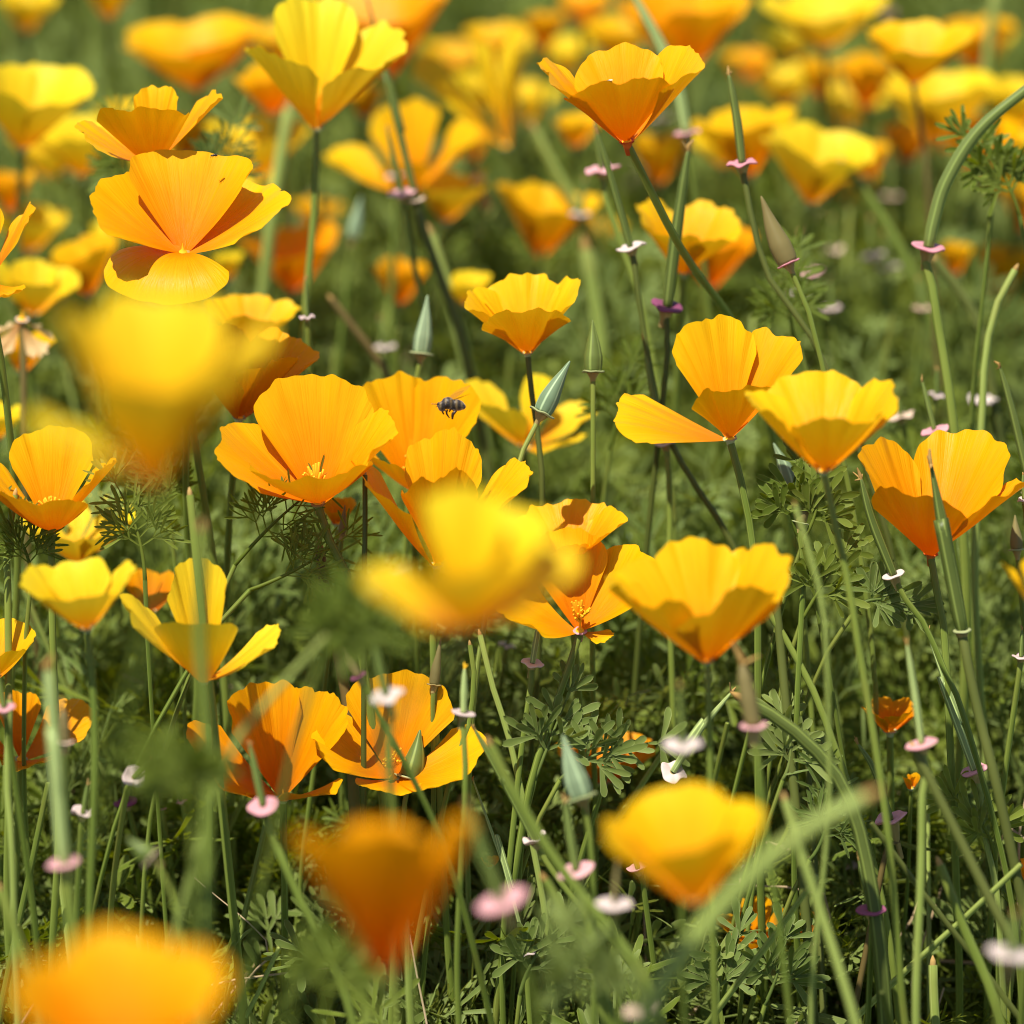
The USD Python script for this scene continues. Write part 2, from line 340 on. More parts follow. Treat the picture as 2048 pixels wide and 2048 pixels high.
POD_GROUP = 'ringed seed pods on bare stalks'
def pod(k, tip, ring, label, rw=72, mat='pod_green', rim='rim_pink', thick=15, mid=None, stem=None, sw=13, stemmat='stem_green', wob=.09, cup=.08, tipmat='tip_brown', funnel=1.4, taper=.42, ax=None):
    rng = np.random.default_rng(int(ring[0] * 11 + ring[1] * 17) % 99991)
    px = PX * k; O = at(*ring, k)
    pts = [O] + [at(*q, k) for q in (mid or [])] + [at(*tip, k)]
    t = thing('seed_pod', O, label, 'seed pod', POD_GROUP)
    rp = thick * px / 2; n = 24
    P = curve(pts, n); s = np.linspace(0, 1, n)
    rad = rp * np.interp(s, [0, .08, .45, .8, .97, 1], [.80, .92, 1.0, .78, taper, taper * .7])
    part(t, 'pod', tube(P, rad, 20, .05, 5), mat)
    d = unit(P[-1] - P[-2])
    part(t, 'tip', merge([tube(np.array([P[-1] - d * .0005, P[-1] + d * rp * .9, P[-1] + d * rp * 1.8 + rng.normal(0, rp * .5, 3)]), np.array([taper * .75, taper * .95, .15]) * rp, 6)]
         + [tube(np.array([P[-1], P[-1] + d * rp * 1.2 + rng.normal(0, rp * .7, 3)]), np.array([.3, .12]) * rp, 4) for _ in range(3)]), tipmat)
    axis = unit(P[1] - P[0]) if ax is None else unit(ax)
    axis = unit(axis + np.array([rng.normal(0, .08), -.24 + rng.normal(0, .06), .12]))
    rim_ring(t, O, axis, rw * px / 2, rp, rim, rng, wob, cup, funnel)
    spts = [O - axis * .002, O - axis * rw * px / 2 * min(funnel, 1.6) * 1.02] + ([at(*q, k) for q in stem] if stem else [])
    spts = to_ground(spts, rng); r = sw * px / 2
    part(t, 'stem', tube(curve(spts, 34), np.linspace(r * .9, r * 1.15, 34), 10), stemmat)
    return t

def bud(k, tip, base, label, width=36, mat='bud_green', rim='rim_green', stem=None, sw=12, stemmat='stem_green', shape=None, rw=None):
    rng = np.random.default_rng(int(base[0] * 5 + base[1] * 3) % 99991)
    px = PX * k; O, T = at(*base, k), at(*tip, k); rp = width * px / 2
    t = thing('flower_bud', O, label, 'flower bud', 'closed poppy buds')
    n = 20; P = curve([O, (O + T) / 2 + RIGHT * rng.normal(0, rp * .15), T], n); s = np.linspace(0, 1, n)
    rad = rp * np.interp(s, [0, .10, .28, .55, .8, .95, 1], shape or [.86, .98, 1.0, .70, .34, .16, .07])
    part(t, 'cap', tube(P, rad, 18, .025, 6), mat)
    axis = unit(P[1] - P[0]); R = (rw or width * 1.45) * px / 2
    rim_ring(t, O, axis, R, sw * px * .6, rim, rng, .05, .10, 1.1)
    spts = [O - axis * .002, O - axis * R * 1.12] + ([at(*q, k) for q in stem] if stem else [])
    spts = to_ground(spts, rng); r = sw * px / 2
    part(t, 'stem', tube(curve(spts, 24), np.linspace(r * .85, r * 1.15, 24), 10), stemmat)
    return t

def stalk(k, pts, w, label, mat='stem_green', k2=None, blunt=True, taper=(.8, 1.1)):
    """a bare stalk given from its top down"""
    rng = np.random.default_rng(int(pts[0][0] * 3 + pts[0][1]) % 99991)
    ks = np.linspace(k, k2 or k, len(pts)); P = [at(*q, kk) for q, kk in zip(pts, ks)]
    t = thing('bare_stalk', P[0], label, 'stalk', 'bare green stalks among the poppies')
    P = curve(to_ground(P, rng), 30); r = w * PX * k / 2
    part(t, 'stem', tube(P, np.linspace(r * taper[0], r * taper[1], 30), 10), mat)
    d = unit(P[0] - P[1]); part(t, 'tip', tube(np.array([P[0] - d * r * .3, P[0] + d * r * .8, P[0] + d * r * 1.6]), np.array([.8, .6, .15]) * r * taper[0], 8), 'tip_brown')
    return t

# ---------------------------------------------------------------- dissected leaves
def strip(p0, d, l, w, nrm, bend=0.0, spat=.6):
    """one narrow lobe, wider near its tip, folded a little along the middle"""
    d = unit(d); side = unit(np.cross(nrm, d)); v, uv = [], []
    for s, ww in ((0, .45), (.45, .75 + .1 * spat), (.78, .8 + .35 * spat), (.94, .55 + .2 * spat), (1, .08)):
        c = p0 + d * l * s + nrm * bend * l * s * s
        for q in (-1, 0, 1):
            v.append(c + side * q * w * ww / 2 + nrm * (abs(q) * w * .13)); uv.append(((q + 1) / 2, s))
    f = []
    for i in range(4):
        for j in range(2): a = i * 3 + j; f += [(a, a + 1, a + 4), (a, a + 4, a + 3)]
    return np.array(v), np.array(f), np.array(uv)
def leaf_geo(seed, size=.07, pairs=4, lobe=.011, w=.0016, spat=.5, arch=.5, bushy=1.0):
    """three-times divided leaf growing along +y, upper side +z"""
    rng = np.random.default_rng(seed); g = []
    Z = np.array([0, 0, 1.0])
    ys = np.linspace(0, 1, 12); path = np.stack([rng.normal(0, .01) * ys ** 2, size * (ys - .12 * arch * ys ** 3), size * arch * (.15 * ys - .42 * ys ** 2)], 1)
    g.append(tube(path, np.linspace(.0009, .0004, 12), 5)); g[-1] = (g[-1][0], g[-1][1], np.full((len(g[-1][0]), 2), .5))
    def spray(p, d, l, nrm, depth):
        e = p + unit(d) * l * .45
        g.append(strip(p, d, l * .5, w * .7, nrm, 0, .1))
        for a in (-38, 0, 36):
            a = math.radians(a + rng.normal(0, 7)); side = unit(np.cross(nrm, d)); dd = unit(unit(d) * math.cos(a) + side * math.sin(a) + nrm * rng.normal(0, .15))
            if depth: spray(e, dd, l * .62, unit(nrm + rng.normal(0, .2, 3)), depth - 1)
            else: g.append(strip(e, dd, lobe * rng.uniform(.7, 1.25), w * rng.uniform(.8, 1.2), unit(nrm + rng.normal(0, .25, 3)), rng.normal(0, .15), spat))
    for i in range(pairs):
        s = .38 + .6 * i / pairs; j = min(int(s * 11), 10); p = path[j]; tn = unit(path[j + 1] - path[j]); nrm = unit(np.cross(RIGHT, tn))
        for q in (-1, 1):
            a = math.radians(rng.normal(52, 6)) * q; d = unit(tn * math.cos(a) + RIGHT * math.sin(a) + nrm * .2)
            spray(p, d, size * .34 * (1 - .5 * i / pairs) * bushy, nrm, 1 if i < pairs - 2 else 0)
    tn = unit(path[-1] - path[-2]); spray(path[-1], tn, size * .22, unit(np.cross(RIGHT, tn)), 1)
    return merge(g)
def leaf(k, x, y, ang, size, label, mat='leaf_green', face=.8, seed=0, foot=None, **kw):
    """a leaf of its own: base at the picture point, growing at ang degrees (90 = up), its face turned to the camera by face"""
    px = PX * k; v, f, uv = leaf_geo(seed + int(x), size * px, **kw)
    a = math.radians(ang); d = unit(RIGHT * math.cos(a) + np.array([0, .25, 1.0]) * math.sin(a))
    n = unit(np.array([0, -face, 1 - face + .15]) + .2 * RIGHT); n = unit(n - d * (n @ d)); s = np.cross(d, n)
    B = at(x, y, k); t = thing('poppy_leaf', B, label, 'leaf', 'single divided poppy leaves')
    part(t, 'blade', (B + v @ np.array([s, d, n]), f, uv), mat)
    rng = np.random.default_rng(seed + int(y)); pts = [B] + [at(*q, k) for q in (foot or [])]
    if not foot: pts.append(B - d * .015 + np.array([0, 0, -.01]))
    part(t, 'stalk', tube(curve(to_ground(pts, rng), 16), .0010, 6), 'stem_green')

# ---------------------------------------------------------------- ground
def ground():
    gx = np.r_[-150, -60, -20, -8, np.linspace(-3, 3, 61), 8, 20, 60, 150]; gy = np.r_[-150, -50, -12, -3, np.linspace(0, 6, 61), 12, 30, 80, 200]
    X, Y = np.meshgrid(gx, gy, indexing='ij'); P = np.stack([X, Y, 0 * X], -1)
    Z = (meshkit.fbm(P * 6, 3, 4) - .5) * .03 * (np.abs(X) < 3.2) * (Y > -.1) * (Y < 6.2) - .012 + GZ
    P[..., 2] = Z; n, m = X.shape
    i, j = np.meshgrid(np.arange(n - 1), np.arange(m - 1), indexing='ij')
    f = np.stack([i * m + j, (i + 1) * m + j, (i + 1) * m + j + 1, i * m + j + 1], -1).reshape(-1, 4)
    g = usdkit.mesh(stage, '/World/ground', (P.reshape(-1, 3), f), M['soil'], smooth=True)
    tag(g.GetPrim(), 'dark soil under the poppy foliage', 'ground', None, 'structure')
ground()

# ---------------------------------------------------------------- poppies in focus and near focus
# flower(depth, left, right, top, base x, base y, hue, label)
flower(1.0, 1074, 1378, 55, 1254, 284, 'gold', 'large golden poppy at the top with a dark red collar and a tiny fly', rot=3, op=40, rim='rim_red', sw=17, stem=[(1264, 305), (1319, 417, 1.01), (1376, 520, 1.03), (1457, 632, 1.06), (1520, 760, 1.08)])
flower(1.10, 490, 800, 38, 634, 256, 'lemon', 'tall yellow tulip shaped poppy at upper left with a gap between its petals', rot=45, op=36, flare=18, sw=15, stem=[(632, 330), (628, 430), (612, 600), (602, 740)],
       pet=[(225, 36, 1.0, 47), (318, 40, 1.0, 44, {'flare': 16}), (100, 27, 1.12, 50), (20, 38, 1.08, 52, {'flare': 14})])
flower(1.022, 165, 440, 172, 306, 330, 'gold', 'golden poppy leaning left, perched just above the widest poppy at left',
       pet=[(268, 38, 1.0, 54, {'kf': .9, 'ruf': 1.4}), (182, 58, .82, 50), (82, 25, .76, 52), (2, 42, .97, 36, {'kf': .8})], tx=-.02, op=42, Lp=205, stem=[(318, 380), (330, 520)])
flower(1.0, 150, 590, 330, 366, 506, 'gold', 'widest golden poppy at left with its front petal hanging down',
       pet=[(80, 40, 1.05, 88, {'kf': .6, 'flare': 4, 'ruf': 1.3}), (168, 54, 1.04, 76, {'kf': .75, 'ruf': 1.4}), (12, 58, 1.12, 56, {'flare': 16, 'kf': .85, 'ruf': 1.4}), (246, 104, .86, 82, {'kf': .8, 'flare': 0, 'cup': -.8, 'ruf': .6})], op=48, tx=.0, tc=.10, sm=False, Lp=206, rim='funnel_tan')
flower(1.0, -170, 64, 364, -28, 556, 'gold', 'golden poppy cut by the left edge with a brown shaded petal hanging right',
       pet=[(10, 40, 1.0, 42), (100, 30, 1.0, 60), (190, 40, 1, 60), (300, 96, .78, 26, {'flare': -30, 'kf': .5})], op=40)
flower(1.03, 395, 618, 616, 478, 836, 'orange', 'orange poppy half hidden behind the big blurred yellow poppy', rot=40, op=33, sm=False)
flower(1.0, 436, 768, 753, 636, 1006, 'gold', 'broad golden poppy with round back petal and stamens showing, left of the bee',
       pet=[(92, 37, 1.0, 60, {'kf': .8, 'flare': 6}), (176, 51, .96, 50, {'kf': .8, 'flare': 4}), (4, 39, .90, 48, {'kf': .8, 'flare': 10}), (270, 45, .94, 66, {'kf': .85, 'flare': 0})], op=43, tx=-.04, tc=.18, Lp=254, sw=17, rim='funnel_tan', stem=[(645, 1040), (664, 1092), (700, 1165), (720, 1290)])
flower(1.04, 708, 972, 760, 832, 980, 'gold', 'golden poppy behind the hovering bee with two wide back petals', op=42, tx=.02, tc=.1, Lp=232,
       pet=[(122, 32, 1.0, 54, {'flare': 4}), (54, 33, 1.0, 60, {'flare': 4}), (215, 44, .8, 56), (312, 40, .66, 56)])
flower(1.0, 738, 1036, 848, 874, 1130, 'gold', 'tall golden poppy in front of the bee with a side petal spreading right',
       pet=[(84, 27, .96, 50, {'kf': .6, 'flare': 6}), (4, 38, 1.0, 40, {'flare': 12}), (196, 34, .98, 62), (276, 22, .93, 66, {'ruf': 1.5})], op=33, tx=.02, Lp=272, stem=[(872, 1160), (866, 1300)])
flower(1.01, 1000, 1226, 984, 1134, 1124, 'gold', 'low golden poppy with a scalloped rim right of the nearest blurred yellow bloom', rot=0, op=47, ruf=1.5, tx=-.12)
flower(1.0, 1030, 1312, 1078, 1160, 1262, 'gold', 'open golden poppy missing its front petals so its stamens show',
       pet=[(104, 38, 1.0, 50, {'flare': 4}), (28, 48, 1.03, 50, {'flare': 6}), (190, 58, .92, 52), (335, 84, .34, 30)], op=44, tx=.0, tc=.22, Lp=200, sm=True, rim='rim_pink', sw=15, stem=[(1150, 1300), (1124, 1372), (1100, 1450), (1056, 1590)])
flower(.92, 1234, 1556, 1092, 1415, 1322, 'yellow', 'slightly soft yellow poppy with a notched rim right of centre', rot=28, op=38, ruf=1.5, sw=14, stem=[(1417, 1360), (1420, 1500)])
flower(1.0, 1256, 1616, 640, 1460, 878, 'gold', 'upright golden poppy with one petal lying flat to the left',
       pet=[(98, 26, 1.0, 56, {'kf': .7, 'flare': 10}), (34, 40, .98, 54, {'flare': 14}), (176, 64, .94, 50, {'flare': 22, 'kf': .25, 'ruf': 1.2, 'cup': .3}), (284, 35, .72, 64, {'flare': 6, 'ruf': 1.4})], op=40, tx=-.12, Lp=242, sw=16, stem=[(1468, 910), (1487, 985), (1505, 1085), (1515, 1220)])
flower(.94, 1482, 1792, 724, 1648, 942, 'yellow', 'soft yellow cup poppy just in front of the flat petalled poppy', rot=4, op=42, ruf=1.2, sw=15, stem=[(1652, 970), (1668, 1040), (1696, 1163), (1714, 1275)])
flower(1.0, 1716, 2022, 866, 1862, 1108, 'orange', 'deep orange poppy at right with a dark pod crossing its front',
       pet=[(58, 37, 1.08, 54, {'flare': 12}), (146, 36, 1.02, 50, {'flare': 4}), (246, 37, .94, 58, {'flare': 4}), (332, 42, 1.04, 52, {'flare': 8})], op=38, Lp=245, rim='rim_red', sw=16, stem=[(1864, 1140), (1874, 1185), (1888, 1260), (1896, 1400)])
flower(.90, 2012, 2230, 1094, 2110, 1262, 'yellow', 'yellow poppy cut off by the right edge at mid height', rot=10)
flower(1.0, -14, 232, 862, 104, 1060, 'gold', 'golden orange poppy at the left edge below the big blurred bloom',
       pet=[(95, 31, 1.02, 62), (350, 38, 1.0, 52, {'flare': 0}), (262, 48, .95, 58, {'flare': 0}), (186, 46, 1, 50)], op=42, Lp=200, sw=15, stem=[(102, 1100), (106, 1300)])
flower(1.08, 40, 278, 964, 158, 1124, 'lemon', 'yellow poppy tucked behind the golden orange poppy at left', rot=60, op=45, sm=False)
flower(.92, 45, 270, 1083, 174, 1256, 'lemon', 'soft lemon yellow cup poppy at lower left', rot=5, op=42, ruf=.9, sw=15, stem=[(178, 1275), (185, 1380), (190, 1500)])
flower(.97, 258, 520, 1126, 408, 1362, 'lemon', 'lemon poppy with a tall back petal and one petal dropping right',
       pet=[(94, 22, 1.0, 52, {'kf': .7, 'flare': 2}), (186, 40, .97, 44, {'flare': 0}), (268, 30, .84, 66, {'flare': 0, 'kf': .75, 'ruf': .4}), (352, 54, .78, 52, {'flare': 10, 'kf': .35})], op=37, tx=-.04, Lp=238, sw=15, stem=[(412, 1390), (420, 1500)])
flower(1.0, -120, 70, 1190, -24, 1366, 'yellow', 'yellow poppy half outside the left edge above the shaded orange one', rot=45, op=40)
flower(1.02, -60, 180, 1338, 42, 1520, 'orange', 'shaded orange poppy low at the left edge with one bright petal',
       pet=[(35, 52, 1.08, 36), (110, 30, .9, 52), (200, 50, 1, 56), (290, 60, .8, 60, {'ruf': 1.6})], op=46, tc=.1, sm=False)
flower(1.07, 246, 370, 1090, 300, 1222, 'orange', 'small orange poppy seen between the two lemon poppies', rot=30, op=36, sm=False)
flower(1.0, 440, 700, 1346, 566, 1596, 'orange', 'orange poppy in leaf shade beside the golden one at lower left',
       pet=[(118, 30, 1.06, 50), (50, 34, 1.04, 50), (200, 46, 1.12, 62, {'kf': .8}), (286, 50, .80, 64, {'ruf': 1.4, 'flare': 12})], op=44, tc=.2, Lp=220, sm=False)
flower(1.0, 638, 950, 1358, 786, 1556, 'gold', 'wide open golden poppy at lower middle with pale stamens',
       pet=[(82, 41, 1.02, 62, {'kf': .75, 'flare': 2}), (176, 55, .92, 52, {'kf': .8}), (342, 60, 1.0, 54, {'flare': 0, 'kf': .8}), (262, 66, .50, 66)], op=47, tx=.0, tc=.22, Lp=202, sm=True)
flower(.67, 592, 920, 1622, 772, 1950, 'orange', 'big blurred brownish orange poppy at lower middle seen from its side', rot=0, op=29, tc=-.30, flare=-4, sw=12)
flower(.78, 1210, 1516, 1544, 1392, 1806, 'yellow', 'blurred lemon yellow poppy at lower right', rot=12, op=36, sw=12, ruf=.8)
flower(.62, 38, 442, 1842, 236, 2140, 'gold', 'very blurred golden poppy filling the lower left corner', rot=0, op=42, tc=.08, sw=12)
flower(.655, 136, 500, 566, 305, 968, 'lemon', 'huge blurred yellow poppy at left in front of everything',
       pet=[(92, 22, 1.0, 68), (350, 33, 1.02, 62, {'flare': 14}), (172, 28, .98, 58), (193, 60, .72, 54, {'kf': .7}), (272, 32, .70, 70)], op=32, tx=.06, tc=-.14, sw=11, Lp=390, stem=[(322, 1010), (334, 1060), (316, 1110), (290, 1290), (262, 1374), (205, 1550)])
flower(.70, 782, 1168, 985, 932, 1252, 'lemon', 'nearest blurred yellow poppy in the middle of the picture',
       pet=[(95, 22, 1.0, 66), (42, 38, 1.0, 66), (186, 60, .84, 66), (2, 58, .98, 66), (272, 38, .84, 78)], op=42, tx=.0, tc=.0, Lp=272, sw=13, stem=[(890, 1310), (850, 1370), (790, 1440), (700, 1600)])
flower(1.03, 930, 1164, 544, 1055, 706, 'yellow', 'small neat yellow poppy in the upper middle on a thin dark stem', rot=2, op=39, ruf=1.2, sw=12, stemmat='stem_dark', stem=[(1058, 730), (1065, 800), (1077, 880), (1085, 1000)])
# ---------------------------------------------------------------- softer poppies behind
flower(1.11, 1268, 1490, 346, 1368, 545, 'yellow', 'soft yellow poppy behind the purple ringed pod, its petals curling open', rot=60, op=38, flare=22)
flower(1.25, 1352, 1500, 440, 1420, 575, 'orange', 'blurred orange poppy directly below the curling yellow one', rot=20)
flower(1.28, 701, 926, 246, 826, 384, 'gold', 'blurred star shaped golden poppy crossed by two pod stalks',
       pet=[(172, 58, 1.0, 40), (110, 30, 1.0, 44), (66, 24, 1.0, 44), (12, 48, 1.0, 40), (265, 40, .6, 50)], op=40, sw=12)
flower(1.28, 834, 962, 328, 892, 440, 'lemon', 'blurred lemon poppy below right of the star shaped one', rot=20)
flower(1.28, 1014, 1186, 333, 1080, 512, 'gold', 'blurred round golden poppy with a pale withered petal at its left', rot=10, op=32)
flower(1.32, 862, 1090, 96, 1012, 292, 'yellow', 'blurred yellow poppy with long separate petals in the upper middle',
       pet=[(150, 38, 1.15, 24), (100, 14, 1.0, 26), (60, 22, 1.0, 20), (215, 30, .95, 22), (330, 16, .9, 24)], op=32, sw=12)
flower(1.25, 1552, 1752, 202, 1622, 404, 'lemon', 'large blurred lemon poppy in the upper right with a petal reaching right', rot=40, op=36, flare=20)
flower(1.28, 1398, 1566, 190, 1500, 350, 'yellow', 'blurred yellow poppy adjoining the large lemon one on its left', rot=10)
flower(1.22, 1732, 1926, 28, 1827, 168, 'gold', 'neat golden poppy at upper right on a straight reddish stem', rot=2, op=43, sw=11, stemmat='stem_brown', stem=[(1828, 185), (1842, 255), (1853, 328), (1858, 420)])
flower(1.42, 1880, 2020, 18, 1950, 132, 'orange', 'blurred orange poppy to the right behind the neat golden one', rot=40)
flower(1.38, 1540, 1746, -30, 1650, 94, 'lemon', 'blurred lemon poppy touching the top edge at right', rot=0, op=44)
flower(1.42, 1600, 1680, 98, 1636, 190, 'gold', 'small blurred golden poppy left of the upper right cluster', rot=40)
flower(1.42, 1676, 1788, 92, 1732, 214, 'gold', 'blurred golden poppy below the lemon poppy of the top edge', rot=10)
flower(1.33, 1768, 1978, 124, 1876, 280, 'lemon', 'bright blurred lemon poppy under the neat golden one', rot=20)
flower(1.38, 1966, 2100, 136, 2030, 262, 'lemon', 'bright blurred yellow poppy at the right edge near the top', rot=10)
flower(1.40, 1766, 1860, 228, 1816, 322, 'orange', 'blurred orange poppy behind the straight reddish stem', rot=0)
flower(1.33, 1246, 1490, -70, 1372, 146, 'orange', 'large blurred orange poppy cut by the top edge beside the red collared one', rot=20, op=36)
flower(1.46, 1050, 1124, 8, 1088, 96, 'gold', 'small blurred golden poppy at the top edge, left of the red collared bloom', rot=20)
flower(1.45, 1166, 1296, 16, 1236, 118, 'yellow', 'blurred yellow poppy peeking over the red collared one', rot=40)
flower(1.33, 604, 872, -60, 780, 150, 'orange', 'large blurred orange poppy at the top edge behind the tulip shaped one', rot=70, op=40)
flower(1.36, 268, 514, -10, 396, 176, 'orange', 'large blurred orange poppy at the top left', rot=60, op=44)
flower(1.30, 470, 600, 104, 548, 226, 'gold', 'blurred golden poppy tucked behind the left side of the tulip shaped one', rot=20)
flower(1.40, 156, 286, -90, 216, 34, 'lemon', 'lemon petals of a blurred poppy hanging from the top edge at left', rot=20)
flower(1.22, -30, 180, 76, 46, 296, 'lemon', 'big blurred lemon poppy with orange base at the upper left edge', rot=50, op=34)
flower(1.30, 76, 236, 214, 166, 350, 'yellow', 'blurred yellow poppy behind the left leaning golden one', rot=10)
flower(1.30, 420, 602, 212, 520, 352, 'lemon', 'blurred lemon poppy under the tulip shaped one with a pale stalk in front', rot=0, op=42)
flower(1.30, 490, 672, 436, 590, 580, 'orange', 'blurred orange poppy right of the widest golden one', rot=30)
flower(1.22, 80, 206, 372, 178, 588, 'gold', 'blurred golden poppy left of the widest golden one', rot=50, op=30)
flower(1.18, 0, 150, 512, 66, 628, 'lemon', 'blurred lemon poppy above the withered one at the left edge', rot=10)
flower(1.10, 416, 596, 562, 500, 690, 'yellow', 'yellow poppy whose top shows behind the shoulder of the huge blurred one', rot=10)
flower(1.28, 752, 850, 500, 800, 606, 'gold', 'small blurred golden poppy left of the tall green pods', rot=30)
flower(1.20, 888, 980, 528, 934, 606, 'lemon', 'small soft lemon poppy left of the neat yellow one', rot=10)
flower(1.12, 930, 1160, 706, 1050, 892, 'lemon', 'lemon poppy drooping behind the slanting green bud',
       pet=[(150, 44, 1.0, 36), (60, 30, .9, 40), (20, 62, .9, 34), (230, 40, 1.0, 50), (320, 70, .8, 36)], op=40)
flower(1.35, 1944, 2060, 470, 2000, 610, 'gold', 'blurred golden poppy at the right edge behind the feathery leaf', rot=30)
flower(1.38, 2000, 2100, 330, 2050, 460, 'yellow', 'blurred yellow poppy at the right edge under the curved pod', rot=30)
flower(1.38, 1962, 2070, 585, 2016, 690, 'gold', 'blurred golden poppy low at the right edge below the feathery leaf', rot=10)
flower(1.12, -60, 42, 786, -10, 880, 'lemon', 'lemon poppy poking in at the left edge under the withered one', rot=10)
flower(1.24, 1545, 1606, 1056, 1574, 1132, 'orange', 'small half closed orange poppy behind the brown bud with leaves', rot=40, op=20, sw=10)
flower(1.24, 1650, 1702, 1052, 1676, 1134, 'orange', 'small closed orange poppy right of the half closed one', rot=20, op=16, sw=10)
flower(1.06, 1110, 1300, 1448, 1206, 1564, 'orange', 'shaded orange poppy low in the leaves behind the grey green bud', rot=30, sm=False)
flower(1.03, 1724, 1830, 1382, 1780, 1462, 'orange', 'little orange poppy deep in the leaves at right', rot=30, sm=False)
flower(1.03, 1450, 1560, 1774, 1510, 1896, 'orange', 'orange poppy with a pale dry petal low in the leaves at right', rot=10, sm=False, pet=[(90, 30, 1, 50), (180, 45, 1, 50), (270, 50, .8, 40), (0, 40, 1, 44)])
flower(1.03, 1590, 1636, 1790, 1612, 1876, 'gold', 'narrow golden poppy half furled low in the leaves at right', rot=10, op=16, sm=False, sw=10)
flower(1.07, 930, 1046, 1940, 986, 2080, 'orange', 'orange poppy behind a feathery leaf at the bottom edge', rot=30, sm=False)
flower(1.04, 640, 712, 980, 676, 1046, 'orange', 'patch of orange poppy under the broad golden one', rot=30, sm=False)
flower(1.02, 966, 996, 1684, 980, 1732, 'gold', 'tiny golden poppy petals deep in the leaves at lower middle', rot=30, op=28, sm=False, sw=8)
flower(1.02, 2030, 2110, 1690, 2070, 1780, 'orange', 'orange poppy low at the right edge', rot=30, sm=False)
flower(1.02, 1806, 1838, 1526, 1822, 1576, 'gold', 'tiny golden half open poppy below the little orange one at right', rot=30, op=20, sm=False, sw=8)
flower(1.10, -30, 122, 596, 44, 640, 'dried', 'withered poppy with tan crumpled petals at the left edge', name='withered_flower', op=100, stemmat='stem_brown', rim='rim_beige',
       pet=[(40, 122, 1.0, 30, {'ruf': 3}), (150, 118, 1.1, 34, {'ruf': 3}), (230, 130, 1.2, 30, {'ruf': 3}), (310, 126, 1.2, 30, {'ruf': 3})], sm=False, stem=[(46, 700), (48, 800)])
flower(1.28, 944, 1036, 344, 960, 352, 'dried', 'pale withered poppy petal hanging beside the blurred round golden one', name='withered_flower', op=90, rim='rim_beige',
       pet=[(330, 128, 1.5, 22, {'ruf': 2}), (350, 118, 1.2, 20, {'ruf': 2})], sm=False)

flower(1.32, 1108, 1194, 210, 1150, 292, 'gold', 'blurred golden poppy low on the left of the red collared bloom', rot=20)
flower(1.34, 1268, 1366, 250, 1318, 366, 'yellow', 'blurred yellow poppy right under the red collared bloom', rot=40)
flower(1.25, 426, 486, 480, 456, 556, 'lemon', 'narrow blurred lemon poppy right below the widest golden one', rot=10)
flower(1.32, 198, 280, 186, 240, 262, 'yellow', 'blurred yellow poppy peeking out above the left leaning golden one', rot=30)
flower(1.38, 586, 668, -24, 626, 56, 'yellow', 'blurred yellow poppy at the top edge right above the tulip shaped one', rot=10)
flower(1.32, 1880, 2030, 226, 1955, 350, 'gold', 'blurred golden poppy behind the top of the curved pod', rot=60)
flower(1.30, 1880, 1940, 462, 1910, 546, 'yellow', 'blurred yellow poppy just right of the curved pod ring', rot=30)
flower(1.45, 930, 1040, 30, 985, 120, 'yellow', 'hazy yellow poppy at the top between the long petalled and the red collared ones', rot=30)
flower(1.46, 1120, 1210, -30, 1165, 44, 'orange', 'hazy orange poppy touching the top edge above the red collared one', rot=30)
flower(1.5, 1440, 1530, 84, 1484, 160, 'orange', 'hazy orange poppy right of the flat ringed straight pod top', rot=30)
flower(1.46, 0, 110, -40, 52, 60, 'lemon', 'hazy lemon poppy in the top left corner', rot=30)
flower(1.30, -20, 70, 320, 22, 420, 'gold', 'blurred golden poppy at the left edge behind the cut off one', rot=30)
flower(1.36, 330, 420, 220, 372, 310, 'yellow', 'blurred yellow poppy between the left leaning and the tulip shaped blooms', rot=30)
flower(1.36, 690, 770, 150, 730, 232, 'gold', 'blurred golden poppy right of the tulip shaped one', rot=30)
flower(1.34, 1990, 2080, 240, 2036, 330, 'lemon', 'blurred lemon poppy at the right edge under the bright yellow one', rot=30)
flower(1.34, 1690, 1770, 262, 1735, 352, 'gold', 'blurred golden poppy right of the large lemon one', rot=30)
flower(1.40, 900, 985, 236, 944, 318, 'yellow', 'hazy yellow poppy below the long petalled blurred one', rot=30)
flower(1.15, 0, 110, 640, 44, 740, 'yellow', 'soft yellow poppy under the withered one at the left edge', rot=30, sm=False)

